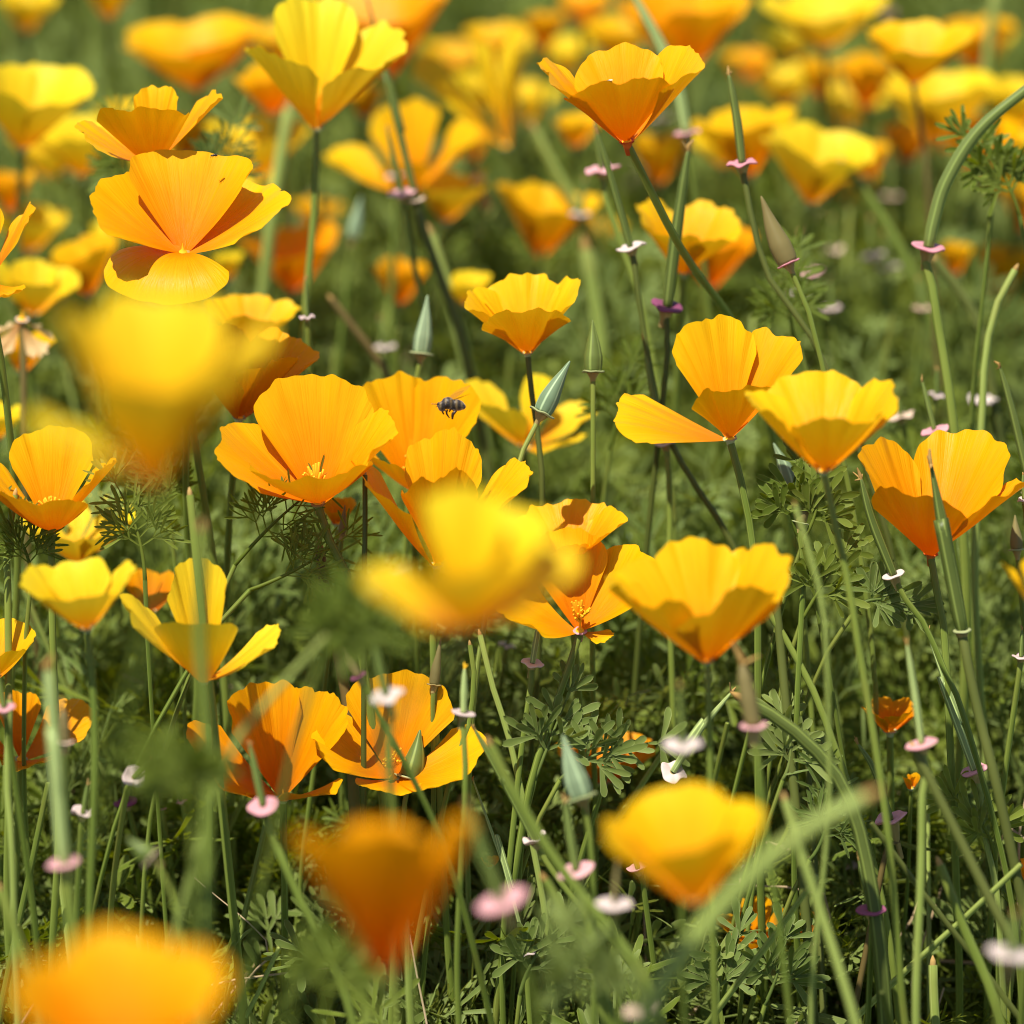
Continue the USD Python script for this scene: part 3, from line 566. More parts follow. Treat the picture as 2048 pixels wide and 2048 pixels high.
for i, (cx, yt, w, hue, k, where) in enumerate([
        (110, 240, 150, 'lemon', 1.4, 'below the big lemon one at the upper left edge'),
        (330, 250, 170, 'lemon', 1.38, 'behind the gap between the two stacked golden blooms'),
        (250, 215, 130, 'lemon', 1.45, 'directly above the left leaning golden bloom'),
        (560, 24, 130, 'yellow', 1.5, 'touching the left rim of the tulip shaped bloom'),
        (700, 84, 120, 'lemon', 1.5, 'close to the right rim of the tulip shaped bloom'),
        (960, 128, 120, 'lemon', 1.52, 'through the long separate petals at upper middle'),
        (1016, 44, 130, 'lemon', 1.55, 'above the long separate petals near the top edge'),
        (1046, 150, 120, 'lemon', 1.5, 'left of the red collared bloom at rim height'),
        (1130, 60, 110, 'lemon', 1.55, 'just above the left rim of the red collared bloom'),
        (1562, 112, 120, 'yellow', 1.5, 'left of the small golden pair at upper right'),
        (1700, 150, 130, 'lemon', 1.5, 'above the petal reaching right at upper right'),
        (1880, 190, 140, 'lemon', 1.48, 'low behind the straight reddish stem'),
        (1990, 280, 140, 'lemon', 1.45, 'inside the bend of the long curved pod'),
        (1796, 120, 120, 'lemon', 1.55, 'left of the straight reddish stem top'),
        (1440, 236, 120, 'lemon', 1.42, 'left of the flat ringed straight pod'),
        (900, 70, 110, 'yellow', 1.6, 'highest above the long separate petals'),
        (330, 40, 120, 'yellow', 1.55, 'beside the large orange one at the top left'),
        (60, 400, 130, 'lemon', 1.3, 'behind the cut off golden bloom at the left edge'),
        (230, 420, 110, 'lemon', 1.35, 'behind the left petal of the widest golden bloom'),
        (470, 320, 130, 'lemon', 1.42, 'behind the right petal of the widest golden bloom'),
        (640, 380, 90, 'yellow', 1.42, 'right of the stem under the tulip shaped bloom'),
        (1200, 420, 90, 'yellow', 1.4, 'behind the broken white ring'),
        (1700, 320, 110, 'yellow', 1.45, 'below the petal reaching right at upper right'),
        (1960, 40, 110, 'lemon', 1.6, 'farthest off in the top right corner'),
        (1580, 30, 110, 'lemon', 1.6, 'left of the lemon bloom at the top edge'),
        ]):
    hw = {'lemon': 'lemon', 'yellow': 'golden yellow'}[hue]
    flower(k, cx - w / 2, cx + w / 2, yt, cx + (i % 5 - 2) * 5, yt + .78 * w, hue, f'hazy far {hw} poppy {where}')

# ---------------------------------------------------------------- seed pods with rings
pod(1.04, (2090, 150), (1857, 494), 'long curved pod rising from a pink ring at the right edge', mid=[(1868, 440), (1894, 360), (1962, 256)], thick=27, rw=76, sw=20, stem=[(1856, 520), (1868, 600), (1885, 700), (1910, 880)], taper=.8, wob=.05)
pod(1.04, (1458, 150), (1484, 326), 'dark straight pod above a flat pink ring at upper right', mid=[(1474, 240)], thick=18, rw=72, stem=[(1488, 350), (1508, 460), (1540, 560), (1600, 640), (1650, 730)], mat='pod_dark', stemmat='stem_dark')
pod(1.16, (1262, -20), (1373, 266), 'pale blurred pod leaning left from a pink ring under the large golden poppy', mid=[(1344, 140)], thick=24, rw=62, mat='pod_light')
pod(1.05, (1376, 302), (1335, 612), 'thick dark pod above a purple ring in front of the curling yellow poppy', mid=[(1352, 470)], thick=25, rw=70, mat='pod_dark', rim='rim_magenta', stemmat='stem_dark', stem=[(1337, 660), (1330, 760)])
pod(1.10, (1190, 246), (1203, 338), 'pink and white ring on a stalk below the large golden poppy', thick=12, rw=72, rim='rim_pink', mat='pod_dark', wob=.16, stem=[(1212, 400), (1246, 500), (1290, 640)])
pod(1.05, (1196, 268), (1261, 494), 'broken white ring on a dark stalk left of the curling yellow poppy', mid=[(1226, 370)], thick=14, rw=66, rim='rim_white', mat='pod_dark', wob=.18, stem=[(1270, 540), (1292, 690), (1330, 860), (1400, 985), (1465, 1090)], stemmat='stem_dark')
pod(1.14, (775, 262), (804, 386), 'pink ring seen edge on before the star shaped golden poppy', thick=12, rw=68, rim='rim_pink', mat='pod_dark', stem=[(812, 430), (826, 520), (850, 640)])
pod(1.14, (736, 6), (832, 400), 'very long dark pod stalk slanting down past the tulip shaped poppy', mid=[(770, 140), (806, 270)], thick=15, rw=40, rim='rim_beige', mat='pod_dark', stem=[(850, 470), (890, 580), (930, 705)], sw=20, stemmat='stem_dark')
pod(1.20, (1600, 470), (1621, 545), 'blurred pink ring right of the brownish cone bud', thick=14, rw=52, rim='rim_pink')
pod(1.18, (1590, 520), (1598, 585), 'blurred whitish ring just below the brownish cone bud', thick=10, rw=44, rim='rim_white', wob=.2)
pod(1.20, (1660, 560), (1663, 616), 'small white ring in the green behind the two golden poppies at right', thick=10, rw=48, rim='rim_white')
pod(1.20, (1836, 560), (1844, 616), 'tan ring left of the long curved pod\'s stem', thick=10, rw=46, rim='rim_beige')
pod(1.28, (1740, 440), (1747, 512), 'blurred pale ring, left of a pair in the upper right', thick=12, rw=52, rim='rim_white')
pod(1.28, (1770, 470), (1776, 534), 'blurred pale ring, right and lower of a pair in the upper right', thick=12, rw=52, rim='rim_white')
pod(1.30, (1664, 440), (1668, 500), 'blurred beige funnel ring in the upper right', thick=12, rw=44, rim='rim_beige', wob=.2)
pod(1.38, (1780, 330), (1783, 392), 'faint pale ring left of the long curved pod', thick=12, rw=44, rim='rim_beige')
pod(1.36, (1320, 150), (1322, 236), 'blurred pale ring right of the large golden poppy base', thick=12, rw=50, rim='rim_white')
pod(1.40, (1768, -20), (1778, 26), 'blurred pinkish ring at the top edge between two poppies', thick=12, rw=40, rim='rim_pink')
pod(1.24, (1170, 360), (1160, 428), 'blurred pale pink ring right of the round golden poppy', thick=12, rw=50, rim='rim_white')
pod(1.24, (788, 330), (790, 352), 'blurred whitish ring in front of the star shaped poppy base', thick=8, rw=44, rim='rim_white', wob=.2)
pod(1.20, (760, 640), (770, 694), 'soft white ring right of the huge blurred poppy', thick=9, rw=48, rim='rim_white')
pod(1.06, (612, 560), (614, 634), 'small whitish ring on the stalk below the tulip shaped poppy', thick=9, rw=32, rim='rim_white', wob=.2)
pod(1.05, (1290, 690), (1330, 886), 'straight grey green pod with brown tip left of the flat lying petal', mid=[(1306, 780)], thick=17, rw=46, rim='rim_beige', mat='pod_green', tipmat='tip_brown', stem=[(1337, 930), (1340, 1050), (1338, 1180)])
pod(.97, (1862, 930), (1924, 1260), 'dark thick pod standing in front of the deep orange poppy', mid=[(1880, 1030), (1902, 1140)], thick=31, rw=40, rim='rim_green', mat='pod_dark', stem=[(1932, 1310), (1960, 1440), (2000, 1600)], sw=22, stemmat='stem_dark', cup=.0, funnel=.8, taper=.30)
pod(.99, (1722, 958), (1787, 1150), 'pod slanting left out of a pinkish white ring beside the deep orange poppy', mid=[(1744, 1040)], thick=20, rw=48, rim='rim_white', mat='pod_dark', stem=[(1800, 1185), (1850, 1250), (1884, 1330), (1930, 1440)], wob=.07)
pod(1.0, (1856, 1268), (1948, 1540), 'striped pale pod slanting out of a pink ring at the right', mid=[(1880, 1350), (1922, 1450)], thick=17, rw=68, rim='rim_pink', mat='pod_light', stem=[(1956, 1600), (1976, 1700), (1997, 1820)], sw=14, stemmat='stem_light', wob=.06)
pod(.93, (1814, 1290), (1843, 1488), 'straight pale pod above a flat pink ring on a tall light stalk', mid=[(1830, 1390)], thick=15, rw=80, rim='rim_pink', mat='pod_light', stem=[(1846, 1560), (1842, 1750), (1832, 2048)], sw=17, stemmat='stem_light', wob=.04)
pod(1.0, (1716, 1488), (1782, 1640), 'shrivelled pink and cream funnel with a brown tail at lower right', mid=[(1748, 1540)], thick=14, rw=72, rim='rim_pink', mat='pod_green', stem=[(1776, 1690), (1762, 1750)], funnel=2.6, wob=.2, cup=.25, stemmat='stem_brown')
pod(.89, (1484, 1330), (1507, 1452), 'fat brownish pod above a blurred pink ring, right of the notched yellow poppy', thick=36, rw=64, rim='rim_pink', mat='bud_brown', stem=[(1512, 1500), (1530, 1640)])
pod(.85, (1358, 1376), (1365, 1490), 'thin pod above a wide blurred white ring', thick=14, rw=82, rim='rim_white', mat='pod_green')
pod(1.0, (1462, 1386), (1346, 1544), 'bright green pod leaning right from a ragged white ring', mid=[(1412, 1438), (1372, 1492)], thick=16, rw=60, rim='rim_white', mat='pod_light', wob=.2, ax=(.25, -.3, 1))
pod(.95, (929, 1338), (927, 1426), 'pale straight pod above a white ring beside the wide open golden poppy', thick=15, rw=56, rim='rim_white', mat='pod_light', stem=[(928, 1480), (930, 1600)], tipmat='stamen_gold', wob=.06)
pod(.87, (744, 1270), (772, 1392), 'blurred pinkish white ring before the wide open golden poppy', thick=18, rw=84, rim='rim_white', mat='pod_green', stem=[(776, 1440), (782, 1540)], wob=.14)
pod(1.0, (1080, 1236), (1065, 1326), 'white ring with slim pod under the open golden poppy without front petals', thick=13, rw=56, rim='rim_white', mat='pod_light', stem=[(1062, 1366), (1050, 1450), (1034, 1580)])
pod(.97, (950, 1460), (1071, 1682), 'curled white ring on a long slanting pod at lower middle', mid=[(1002, 1550), (1040, 1620)], thick=18, rw=54, rim='rim_white', mat='pod_green', wob=.2, cup=.4, stem=[(1090, 1720), (1140, 1790), (1280, 1960)])
pod(.91, (1130, 1606), (1152, 1742), 'pod over a rosy pink ring right of the curled white ring', thick=18, rw=80, rim='rim_pink', mat='pod_green', stem=[(1164, 1800), (1190, 1900), (1210, 2048)], wob=.05, sw=22)
pod(.79, (938, 1612), (1004, 1802), 'large very blurred pink ring at the bottom middle', mid=[(968, 1710)], thick=26, rw=124, rim='rim_pink', mat='pod_green', wob=.05, sw=20)
pod(.86, (1234, 1730), (1228, 1808), 'blurred cream ring with pink edge right of the large blurred pink one', thick=12, rw=84, rim='rim_white', mat='bud_brown', wob=.05)
pod(1.0, (1262, 1690), (1276, 1738), 'pink crescent ring partly hidden by the blurred lemon poppy', thick=11, rw=52, rim='rim_pink', cup=.3)
pod(1.0, (946, 1560), (1053, 1902), 'star shaped cream ring on a thread thin long pod at the bottom', mid=[(990, 1660), (1026, 1780)], thick=9, rw=54, rim='rim_white', wob=.2, mat='pod_light', sw=12, stem=[(1054, 1950), (1060, 2048)], cup=.0)
pod(.85, (96, 1340), (127, 1726), 'tall thick pale pod over a blurred pink ring at lower left', mid=[(104, 1450), (118, 1600)], thick=28, rw=76, rim='rim_pink', mat='pod_light', wob=.05, taper=.8, stem=[(134, 1790), (150, 1900)], sw=26)
pod(.92, (500, 1492), (526, 1612), 'pod above a tilted pink ring left of the shaded orange poppy', thick=16, rw=68, rim='rim_pink', mat='pod_green', stem=[(548, 1680), (600, 1800), (690, 1990)], wob=.05, sw=18, ax=(-.25, 0, 1))
pod(.90, (126, 1420), (130, 1484), 'dull beige ring beside the tall thick pale pod', thick=22, rw=40, rim='rim_beige', mat='bud_brown')
pod(1.04, (246, 1560), (252, 1604), 'magenta ring in the shade at lower left', thick=12, rw=54, rim='rim_magenta', wob=.14)
pod(1.04, (352, 1570), (362, 1602), 'small bright pink ring in the shade at lower left', thick=8, rw=30, rim='rim_pink', wob=.14)
pod(1.04, (318, 1590), (324, 1617), 'tiny pink ring between the magenta and the bright pink ones', thick=7, rw=20, rim='rim_pink', wob=.14)
pod(.96, (300, 1520), (266, 1556), 'whitish curled ring with a grey flap at lower left', thick=10, rw=56, rim='rim_white', wob=.2, cup=.3, ax=(.5, -.2, .8))
pod(.95, (174, 1570), (165, 1628), 'cream cluster shaped ring at lower left', thick=10, rw=50, rim='rim_white', wob=.3, cup=.3)
pod(.93, (-10, 1330), (8, 1416), 'pink ring cut by the left edge below the shaded orange poppy', thick=14, rw=52, rim='rim_pink')
pod(1.04, (1845, 764), (1869, 860), 'pink broken ring over the deep orange poppy', thick=11, rw=58, rim='rim_pink', mat='pod_green', wob=.16, tipmat='tip_brown')
pod(1.10, (1874, 740), (1873, 790), 'white ring beside the long curved pod\'s stem', thick=9, rw=42, rim='rim_white', wob=.18)
pod(1.14, (1962, 750), (1966, 800), 'triple lobed white ring right of the long curved pod\'s stem', thick=8, rw=58, rim='rim_white', wob=.28)
pod(1.0, (2046, 950), (2048, 998), 'white ring at the right edge beside the deep orange poppy', thick=9, rw=34, rim='rim_white', wob=.2)
pod(1.0, (2044, 1260), (2042, 1314), 'white ring at the right edge above the striped pale pod', thick=9, rw=44, rim='rim_white', wob=.2)
pod(.80, (2030, 1830), (2020, 1908), 'large blurred cream ring at the lower right edge', thick=18, rw=100, rim='rim_white', wob=.08)
pod(.82, (1270, 1940), (1286, 2020), 'blurred beige ring at the bottom edge right of the middle', thick=14, rw=80, rim='rim_beige', wob=.14)
pod(.97, (1718, 1720), (1742, 1820), 'purple ring crossed by a stalk at lower right', thick=13, rw=68, rim='rim_magenta', mat='pod_green', wob=.05)
pod(1.03, (2000, 735), (2062, 980), 'dark slanting pod with brown tip at the right edge', mid=[(2024, 820)], thick=17, rw=40, rim='rim_beige', mat='pod_dark')
pod(1.08, (1020, 1262), (1014, 1290), 'pair of small pinkish petals on a ring under the nearest blurred poppy', thick=8, rw=34, rim='rim_white', wob=.25)
pod(1.12, (1088, 1390), (1084, 1414), 'small cream ring behind the feathery leaf at lower middle', thick=8, rw=34, rim='rim_white', wob=.2)
pod(.93, (686, 1300), (716, 1352), 'small purplish ring between the two lower left poppies', thick=16, rw=34, rim='rim_magenta', mat='bud_brown')
pod(1.06, (1480, 1660), (1490, 1735), 'small cream ring behind the broad blurred stalk', thick=9, rw=26, rim='rim_white', wob=.2)
pod(1.06, (1694, 1700), (1702, 1732), 'pale pinkish ring under the arching pod', thick=9, rw=34, rim='rim_white', wob=.2)
pod(1.10, (1796, 800), (1802, 832), 'blurred cream ring above the deep orange poppy on its left', thick=9, rw=54, rim='rim_beige', wob=.2)

# ---------------------------------------------------------------- buds
bud(1.06, (855, 590), (842, 708), 'pale green pointed bud above the bee', 38, stem=[(838, 730), (828, 800)])
bud(1.0, (1140, 722), (1084, 826), 'slim green bud slanting up right, on a long bent stalk', 40, stem=[(1066, 850), (1040, 920), (1018, 1000)], stemmat='stem_light')
bud(1.02, (1185, 640), (1186, 744), 'dark green pointed bud right of the neat yellow poppy', 38, mat='pod_green', stem=[(1186, 790), (1186, 990)])
bud(1.02, (1522, 392), (1577, 528), 'brownish cone bud with a pink ring at upper right', 46, mat='bud_brown', rim='rim_pink', rw=58, stem=[(1600, 570), (1625, 650), (1642, 720)])
bud(1.03, (1547, 886), (1582, 980), 'grey green bud under the soft yellow cup poppy', 36)
bud(1.0, (1620, 962), (1600, 1046), 'small brown bud wrapped by leaves on an upright stalk', 26, mat='bud_brown', stem=[(1608, 1110), (1602, 1250), (1594, 1420)], sw=14)
bud(1.24, (722, 392), (706, 474), 'blurred pale bud left of the tall pods', 30)
bud(1.15, (1238, 1020), (1260, 1104), 'soft grey green bud above the notched yellow poppy', 30)
bud(.82, (816, 1128), (740, 1186), 'blurred pale bud pointing right at the nearest blurred poppy', 46, stem=[(700, 1220), (600, 1330), (500, 1442), (440, 1560)], stemmat='stem_light', sw=15)
bud(.92, (1126, 1470), (1164, 1596), 'blurred grey green bud above the pod with the rosy ring', 52, stem=[(1176, 1640), (1186, 1760)])
bud(1.0, (840, 1460), (820, 1556), 'pointed dark bud in front of the wide open golden poppy', 46, mat='pod_green')
bud(.86, (254, 1676), (302, 1716), 'drooping dark bud with a beige ring at lower left', 40, mat='pod_green', rim='rim_beige', stem=[(322, 1740), (360, 1850)])
bud(1.02, (2030, 1030), (2034, 1100), 'brown bud at the right edge below the white ring', 26, mat='bud_brown')
bud(1.0, (882, 1276), (868, 1370), 'narrow brown spike bud below the nearest blurred poppy', 22, mat='bud_brown', rim='funnel_tan')
bud(1.02, (690, 1010), (684, 1070), 'small brown bud under the broad golden poppy', 16, mat='bud_brown', rim='funnel_tan')

# ---------------------------------------------------------------- bare stalks
stalk(.97, [(1486, 1398), (1560, 1440), (1636, 1506), (1692, 1584), (1728, 1700), (1760, 1900)], 36, 'arching thick pod like stalk at lower right', 'pod_dark', taper=(.7, 1.1))
stalk(.75, [(1728, 1596), (1600, 1668), (1480, 1770), (1348, 1930), (1280, 2060)], 50, 'broad blurred stalk crossing the lower right corner', 'stem_light', taper=(.72, 1.15))
stalk(.88, [(1570, 1600), (1610, 1730), (1660, 1880), (1712, 2050)], 22, 'pale slanting stalk right of the blurred lemon poppy', 'stem_light')
stalk(.80, [(404, 1060), (400, 1200), (400, 1300), (412, 1480), (414, 1700), (410, 1900)], 28, 'blurred upright stalk standing before the lemon poppy with the dropped petal', 'stem_green')
stalk(1.01, [(640, 1096), (652, 1190), (690, 1380), (700, 1460)], 26, 'thick brownish stalk in the shade left of the nearest blurred poppy', 'stem_brown')
stalk(.88, [(980, 1490), (1030, 1590), (1124, 1740), (1220, 1860), (1300, 1980)], 24, 'dark stalk slanting down right through the lower middle', 'stem_green')
stalk(1.0, [(960, 1270), (990, 1390), (1024, 1500)], 15, 'pale stalk leaning left of the slim white ringed pod', 'stem_light')
stalk(1.24, [(1172, 500), (1186, 580), (1206, 720)], 36, 'broad pale blurred blade in the upper middle green', 'stem_light')
stalk(1.2, [(860, 470), (892, 570), (926, 700)], 30, 'broad green blurred stalk behind the pale pointed bud', 'stem_light')
stalk(1.16, [(664, 600), (710, 660), (780, 760)], 18, 'brownish stalk slanting behind the pale pointed bud', 'stem_brown')
stalk(1.24, [(1690, 330), (1760, 430), (1830, 560)], 24, 'blurred green stalk slanting behind the upper right pale rings', 'stem_green')
stalk(1.14, [(1870, 520), (1930, 600), (1966, 680)], 24, 'dark stalk slanting right from behind the long curved pod', 'stem_dark')
stalk(1.05, [(2030, 540), (1990, 620), (1970, 720), (1964, 830)], 18, 'bright green bent stalk at the right edge', 'stem_light')
stalk(1.36, [(1990, -10), (1980, 70), (1970, 160)], 26, 'pale blurred stalk crossing the orange poppy at the top right', 'stem_light')
stalk(1.25, [(578, 220), (560, 320), (540, 460)], 30, 'pale blurred stalk under the tulip shaped poppy', 'stem_light')
stalk(1.28, [(1070, 260), (1110, 340), (1180, 470)], 22, 'pale blurred stalk between the upper middle poppies', 'stem_light')
stalk(.88, [(0, 1780), (40, 1900), (80, 2060)], 22, 'blurred dark stalk in the lower left corner', 'stem_green')
stalk(.95, [(20, 1400), (14, 1560), (24, 1700)], 16, 'slim upright stalk at the left edge', 'stem_light')
stalk(1.0, [(940, 1290), (948, 1350), (936, 1460), (900, 1560)], 13, 'thin upright stalk beside the pale straight pod', 'stem_green')
stalk(.93, [(1864, 1340), (1700, 1300), (1830, 1500), (1980, 1800), (2060, 1960)][2:], 24, 'dark slanting stalk right of the tall light stalk', 'stem_dark')
stalk(1.0, [(1500, 1170), (1548, 1240), (1600, 1330), (1650, 1440)], 17, 'slanting stalk right of the notched yellow poppy', 'stem_green')
stalk(1.0, [(1540, 1130), (1556, 1240), (1580, 1500), (1600, 1700)], 22, 'upright dark stalk beside the notched yellow poppy', 'stem_dark')
stalk(.90, [(1590, 1010), (1640, 1180), (1650, 1240)], 12, 'light stalk beside the leaf wrapped brown bud', 'stem_light')
stalk(1.0, [(1866, 1930), (1868, 2000), (1872, 2060)], 24, 'cut pale stalk at the bottom right', 'stem_light')
stalk(.95, [(1880, 1730), (1930, 1860), (2000, 2040)], 24, 'dark stalk leaning right in the lower right corner', 'stem_green')
stalk(.90, [(1090, 1760), (1150, 1860), (1200, 1960)], 22, 'blurred stalk between the large pink and cream rings', 'stem_green')
stalk(.85, [(720, 1810), (726, 1930), (730, 2060)], 18, 'blurred upright stalk at the bottom left of the middle', 'stem_green')
stalk(.95, [(800, 1680), (814, 1800), (820, 2040)], 16, 'upright stalk under the brownish orange blurred poppy', 'stem_light')
stalk(.97, [(380, 990), (388, 1070), (396, 1150)], 20, 'upright stalk in the gap under the huge blurred poppy', 'stem_green')
stalk(1.0, [(30, 990), (14, 1100), (16, 1200)], 18, 'upright green stalk at the left edge behind the golden orange poppy', 'stem_green')
stalk(.99, [(730, 950), (730, 1060), (728, 1200)], 13, 'slim olive stalk right of the broad golden poppy', 'stem_dark')

# ---------------------------------------------------------------- single leaves
kw1 = dict(pairs=3, lobe=.012, w=.0026, spat=1.0)
leaf(1.0, 1566, 1560, 62, 110, 'fan shaped pale edged leaf beside the arching stalk', 'leaf_blue', seed=1, bushy=1.2, **kw1)
leaf(1.0, 1530, 2010, 66, 130, 'forked spoon lobed leaf at the bottom right', 'leaf_blue', seed=2, bushy=1.3, **kw1)
leaf(1.0, 1440, 2020, 104, 130, 'upright spoon lobed leaf at the bottom, left of the forked one', 'leaf_blue', seed=3, **kw1)
leaf(1.0, 1604, 1240, 62, 150, 'dark fan leaf in the right middle below the brown bud', 'leaf_green', seed=4, bushy=1.1, **kw1)
leaf(1.0, 1716, 1212, 38, 80, 'small grey green leaf beside the soft yellow cup stem', 'leaf_blue', seed=5, **kw1)
leaf(1.0, 1596, 1072, 118, 120, 'dark leaf on the left of the brown bud', 'leaf_green', seed=6, **kw1)
leaf(1.0, 1612, 1070, 60, 100, 'dark leaf on the right of the brown bud', 'leaf_green', seed=7, **kw1)
leaf(1.0, 1070, 1560, 70, 180, 'feathery grey green leaf beside the slanting white ringed pod', 'leaf_blue', seed=8, bushy=.9, **kw1)
leaf(1.0, 1120, 1560, 48, 180, 'broad lobed leaf reaching right at lower middle', 'leaf_blue', seed=9, bushy=.8, **kw1)
leaf(1.08, 1600, 700, 118, 170, 'feathery dark leaf above the soft yellow cup poppy', 'leaf_green', seed=10, pairs=5)
leaf(1.06, 1985, 400, 84, 120, 'feathery leaf under the long curved pod', 'leaf_green', seed=11, pairs=4, w=.0022)
leaf(1.06, 2040, 430, 112, 140, 'feathery leaf at the right edge under the curved pod', 'leaf_green', seed=12, pairs=4, w=.0022)
leaf(1.0, 290, 1160, 92, 190, 'fine feathery leaf below the huge blurred poppy', 'leaf_green', seed=13, pairs=5, w=.0013)
leaf(1.0, 470, 1130, 50, 210, 'wispy leaf left of the thick brownish stalk', 'leaf_green', seed=14, pairs=5, w=.0011)
leaf(1.0, 500, 1180, 20, 210, 'wispy leaf spreading right under the broad golden poppy', 'leaf_green', seed=15, pairs=5, w=.0011)
leaf(1.03, 340, 1050, 100, 130, 'dark leaf in the shade beside the broad golden poppy', 'leaf_green', seed=16, pairs=5, w=.0014)
leaf(.78, 384, 1640, 92, 130, 'blurred feathery leaf at lower left before the pods', 'leaf_green', seed=17, pairs=5, w=.0024, bushy=1.3)
leaf(.80, 640, 1320, 60, 120, 'blurred leaf on the stalk of the blurred pale bud', 'leaf_green', seed=18, pairs=4, w=.0022)
leaf(.80, 730, 1330, 110, 90, 'blurred leaf beside the nearest poppy\'s stalk', 'leaf_green', seed=19, pairs=4, w=.0022)
leaf(1.0, 1040, 1990, 80, 150, 'grey green leaf with forked tips at the bottom middle', 'leaf_blue', seed=20, **kw1)
leaf(1.0, 1620, 1720, 50, 150, 'fine pale leaf crossing behind the broad blurred stalk', 'leaf_blue', seed=21, pairs=4, w=.0014)
leaf(1.0, 1990, 1720, 96, 130, 'spoon lobed leaf at the right edge low down', 'leaf_green', seed=22, **kw1)
leaf(1.08, 1220, 900, 78, 170, 'soft feathery leaf between the two upper buds', 'leaf_green', seed=23, pairs=4)
leaf(1.0, 60, 1180, 80, 150, 'wispy leaf at the left edge beside the lemon cup poppy', 'leaf_green', seed=24, pairs=5, w=.0012)
leaf(1.12, 250, 430, 80, 180, 'dark feathery leaf behind the two golden poppies at left', 'leaf_green', seed=25, pairs=4)
leaf(1.12, 410, 400, 62, 150, 'grey green feathery leaf between the widest poppy and the tulip shaped one', 'leaf_blue', seed=26, pairs=4)
leaf(.80, 1180, 2060, 96, 190, 'blurred leaf at the bottom edge right of the star ring', 'leaf_blue', seed=27, pairs=4, w=.0024)
leaf(.80, 640, 2060, 80, 210, 'blurred leaf at the bottom edge beside the corner poppy', 'leaf_green', seed=28, pairs=4, w=.0024)

# ---------------------------------------------------------------- the bee and the small insects
def blob(c, r, rot=(0, 0, 0), n=28):
    s = trimesh.creation.icosphere(3, 1.0); v = s.vertices * r
    v = Rot.from_euler('xyz', rot, degrees=True).apply(v) + c
    return m3.Manifold(m3.Mesh(v.astype(np.float32), s.faces.astype(np.uint32)))
def bee():
    O = at(897, 810, .985); mm = .00124
    t = thing('honey_bee', O, 'dark brown honey bee hovering over the golden poppies in the middle', 'bee')
    b = blob((-.2, .3, .5), (2.1, 1.9, 1.95)) + blob((-1.9, -1.3, .1), (1.55, 1.2, 1.75), (0, 8, 38)) + blob((-1.0, -.3, .4), (1.0, .9, .9)) + blob((1.2, .6, .1), (1.0, 1.1, 1.1))
    b = b + blob((2.7, .8, -.35), (2.5, 1.75, 1.8), (0, 16, 12)) + blob((4.3, 1.1, -.95), (1.2, .95, 1.0), (0, 16, 12))
    w = b.refine_to_length(.28).to_mesh(); tm = trimesh.Trimesh(w.vert_properties[:, :3], w.tri_verts)
    trimesh.smoothing.filter_taubin(tm, iterations=12)
    v = np.array(tm.vertices); v += .07 * (meshkit.noise(v * 3.2, 2)[:, None] - .5) * np.array(tm.vertex_normals)
    part(t, 'body', (O + v * mm, np.array(tm.faces), None), 'bee_body')
    for c, r in (((-.85, -2.0, .35), (.55, .5, .95)), ((-3.1, -.9, .35), (.55, .5, .95))):
        s = trimesh.creation.icosphere(2, 1.0); part(t, 'eye', (O + (s.vertices * r + c) * mm, s.faces, None), 'insect_dark')
    for a in ([(-2.3, -1.7, .7), (-3.2, -2.3, 1.1), (-5.4, -2.4, 1.25)], [(-2.6, -1.4, .6), (-3.5, -1.6, .3), (-4.0, -1.7, -.1)]):
        part(t, 'antenna', tube(O + curve(a, 8) * mm, np.linspace(.13, .10, 8) * mm, 6), 'insect_dark')
    L = [[(-1.2, -.7, -.9), (-1.9, -1.0, -1.8), (-1.4, -1.2, -2.8)], [(-.3, -.9, -1.2), (-.6, -1.3, -2.3), (.3, -1.4, -3.9)], [(.7, -.6, -1.0), (2.2, -1.0, -1.7), (1.4, -1.2, -2.6), (1.2, -1.3, -4.3)],
         [(-.9, .9, -1.0), (-1.4, 1.2, -1.9), (-.9, 1.3, -2.6)], [(.2, 1.2, -1.2), (.5, 1.6, -2.2), (.2, 1.6, -3.0)], [(1.1, 1.2, -1.0), (2.6, 1.5, -1.9), (2.2, 1.6, -3.2)]]
    for i, p in enumerate(L):
        P = curve(p, 12); rad = np.interp(np.linspace(0, 1, 12), [0, .3, .6, 1], [.28, .34, .30 if i != 2 else .58, .16 if i != 2 else .3]) * mm
        part(t, 'leg', tube(O + P * mm, rad, 8), 'insect_dark')
    for y, sgn in ((-.9, -1), (1.2, 1)):
        for l, wd, dz in ((8.2, 2.6, 0), (5.6, 2.0, -.25)):
            s = np.linspace(0, 1, 12); hw = wd / 2 * np.sin(np.pi * s ** .75) ** .7 + .05; d = unit([.82, .34 * sgn, .42]); sd = unit(np.cross(d, [0, -.3 * sgn, 1]))
            c = np.array([.2, y, 1.7 + dz]) + s[:, None] * l * d; v = np.vstack([c - sd * hw[:, None], c + sd * hw[:, None]])
            f = np.array([(i, i + 1, 12 + i + 1, 12 + i) for i in range(11)]); part(t, 'wing', (O + v * mm, f, None), 'wing')
bee()
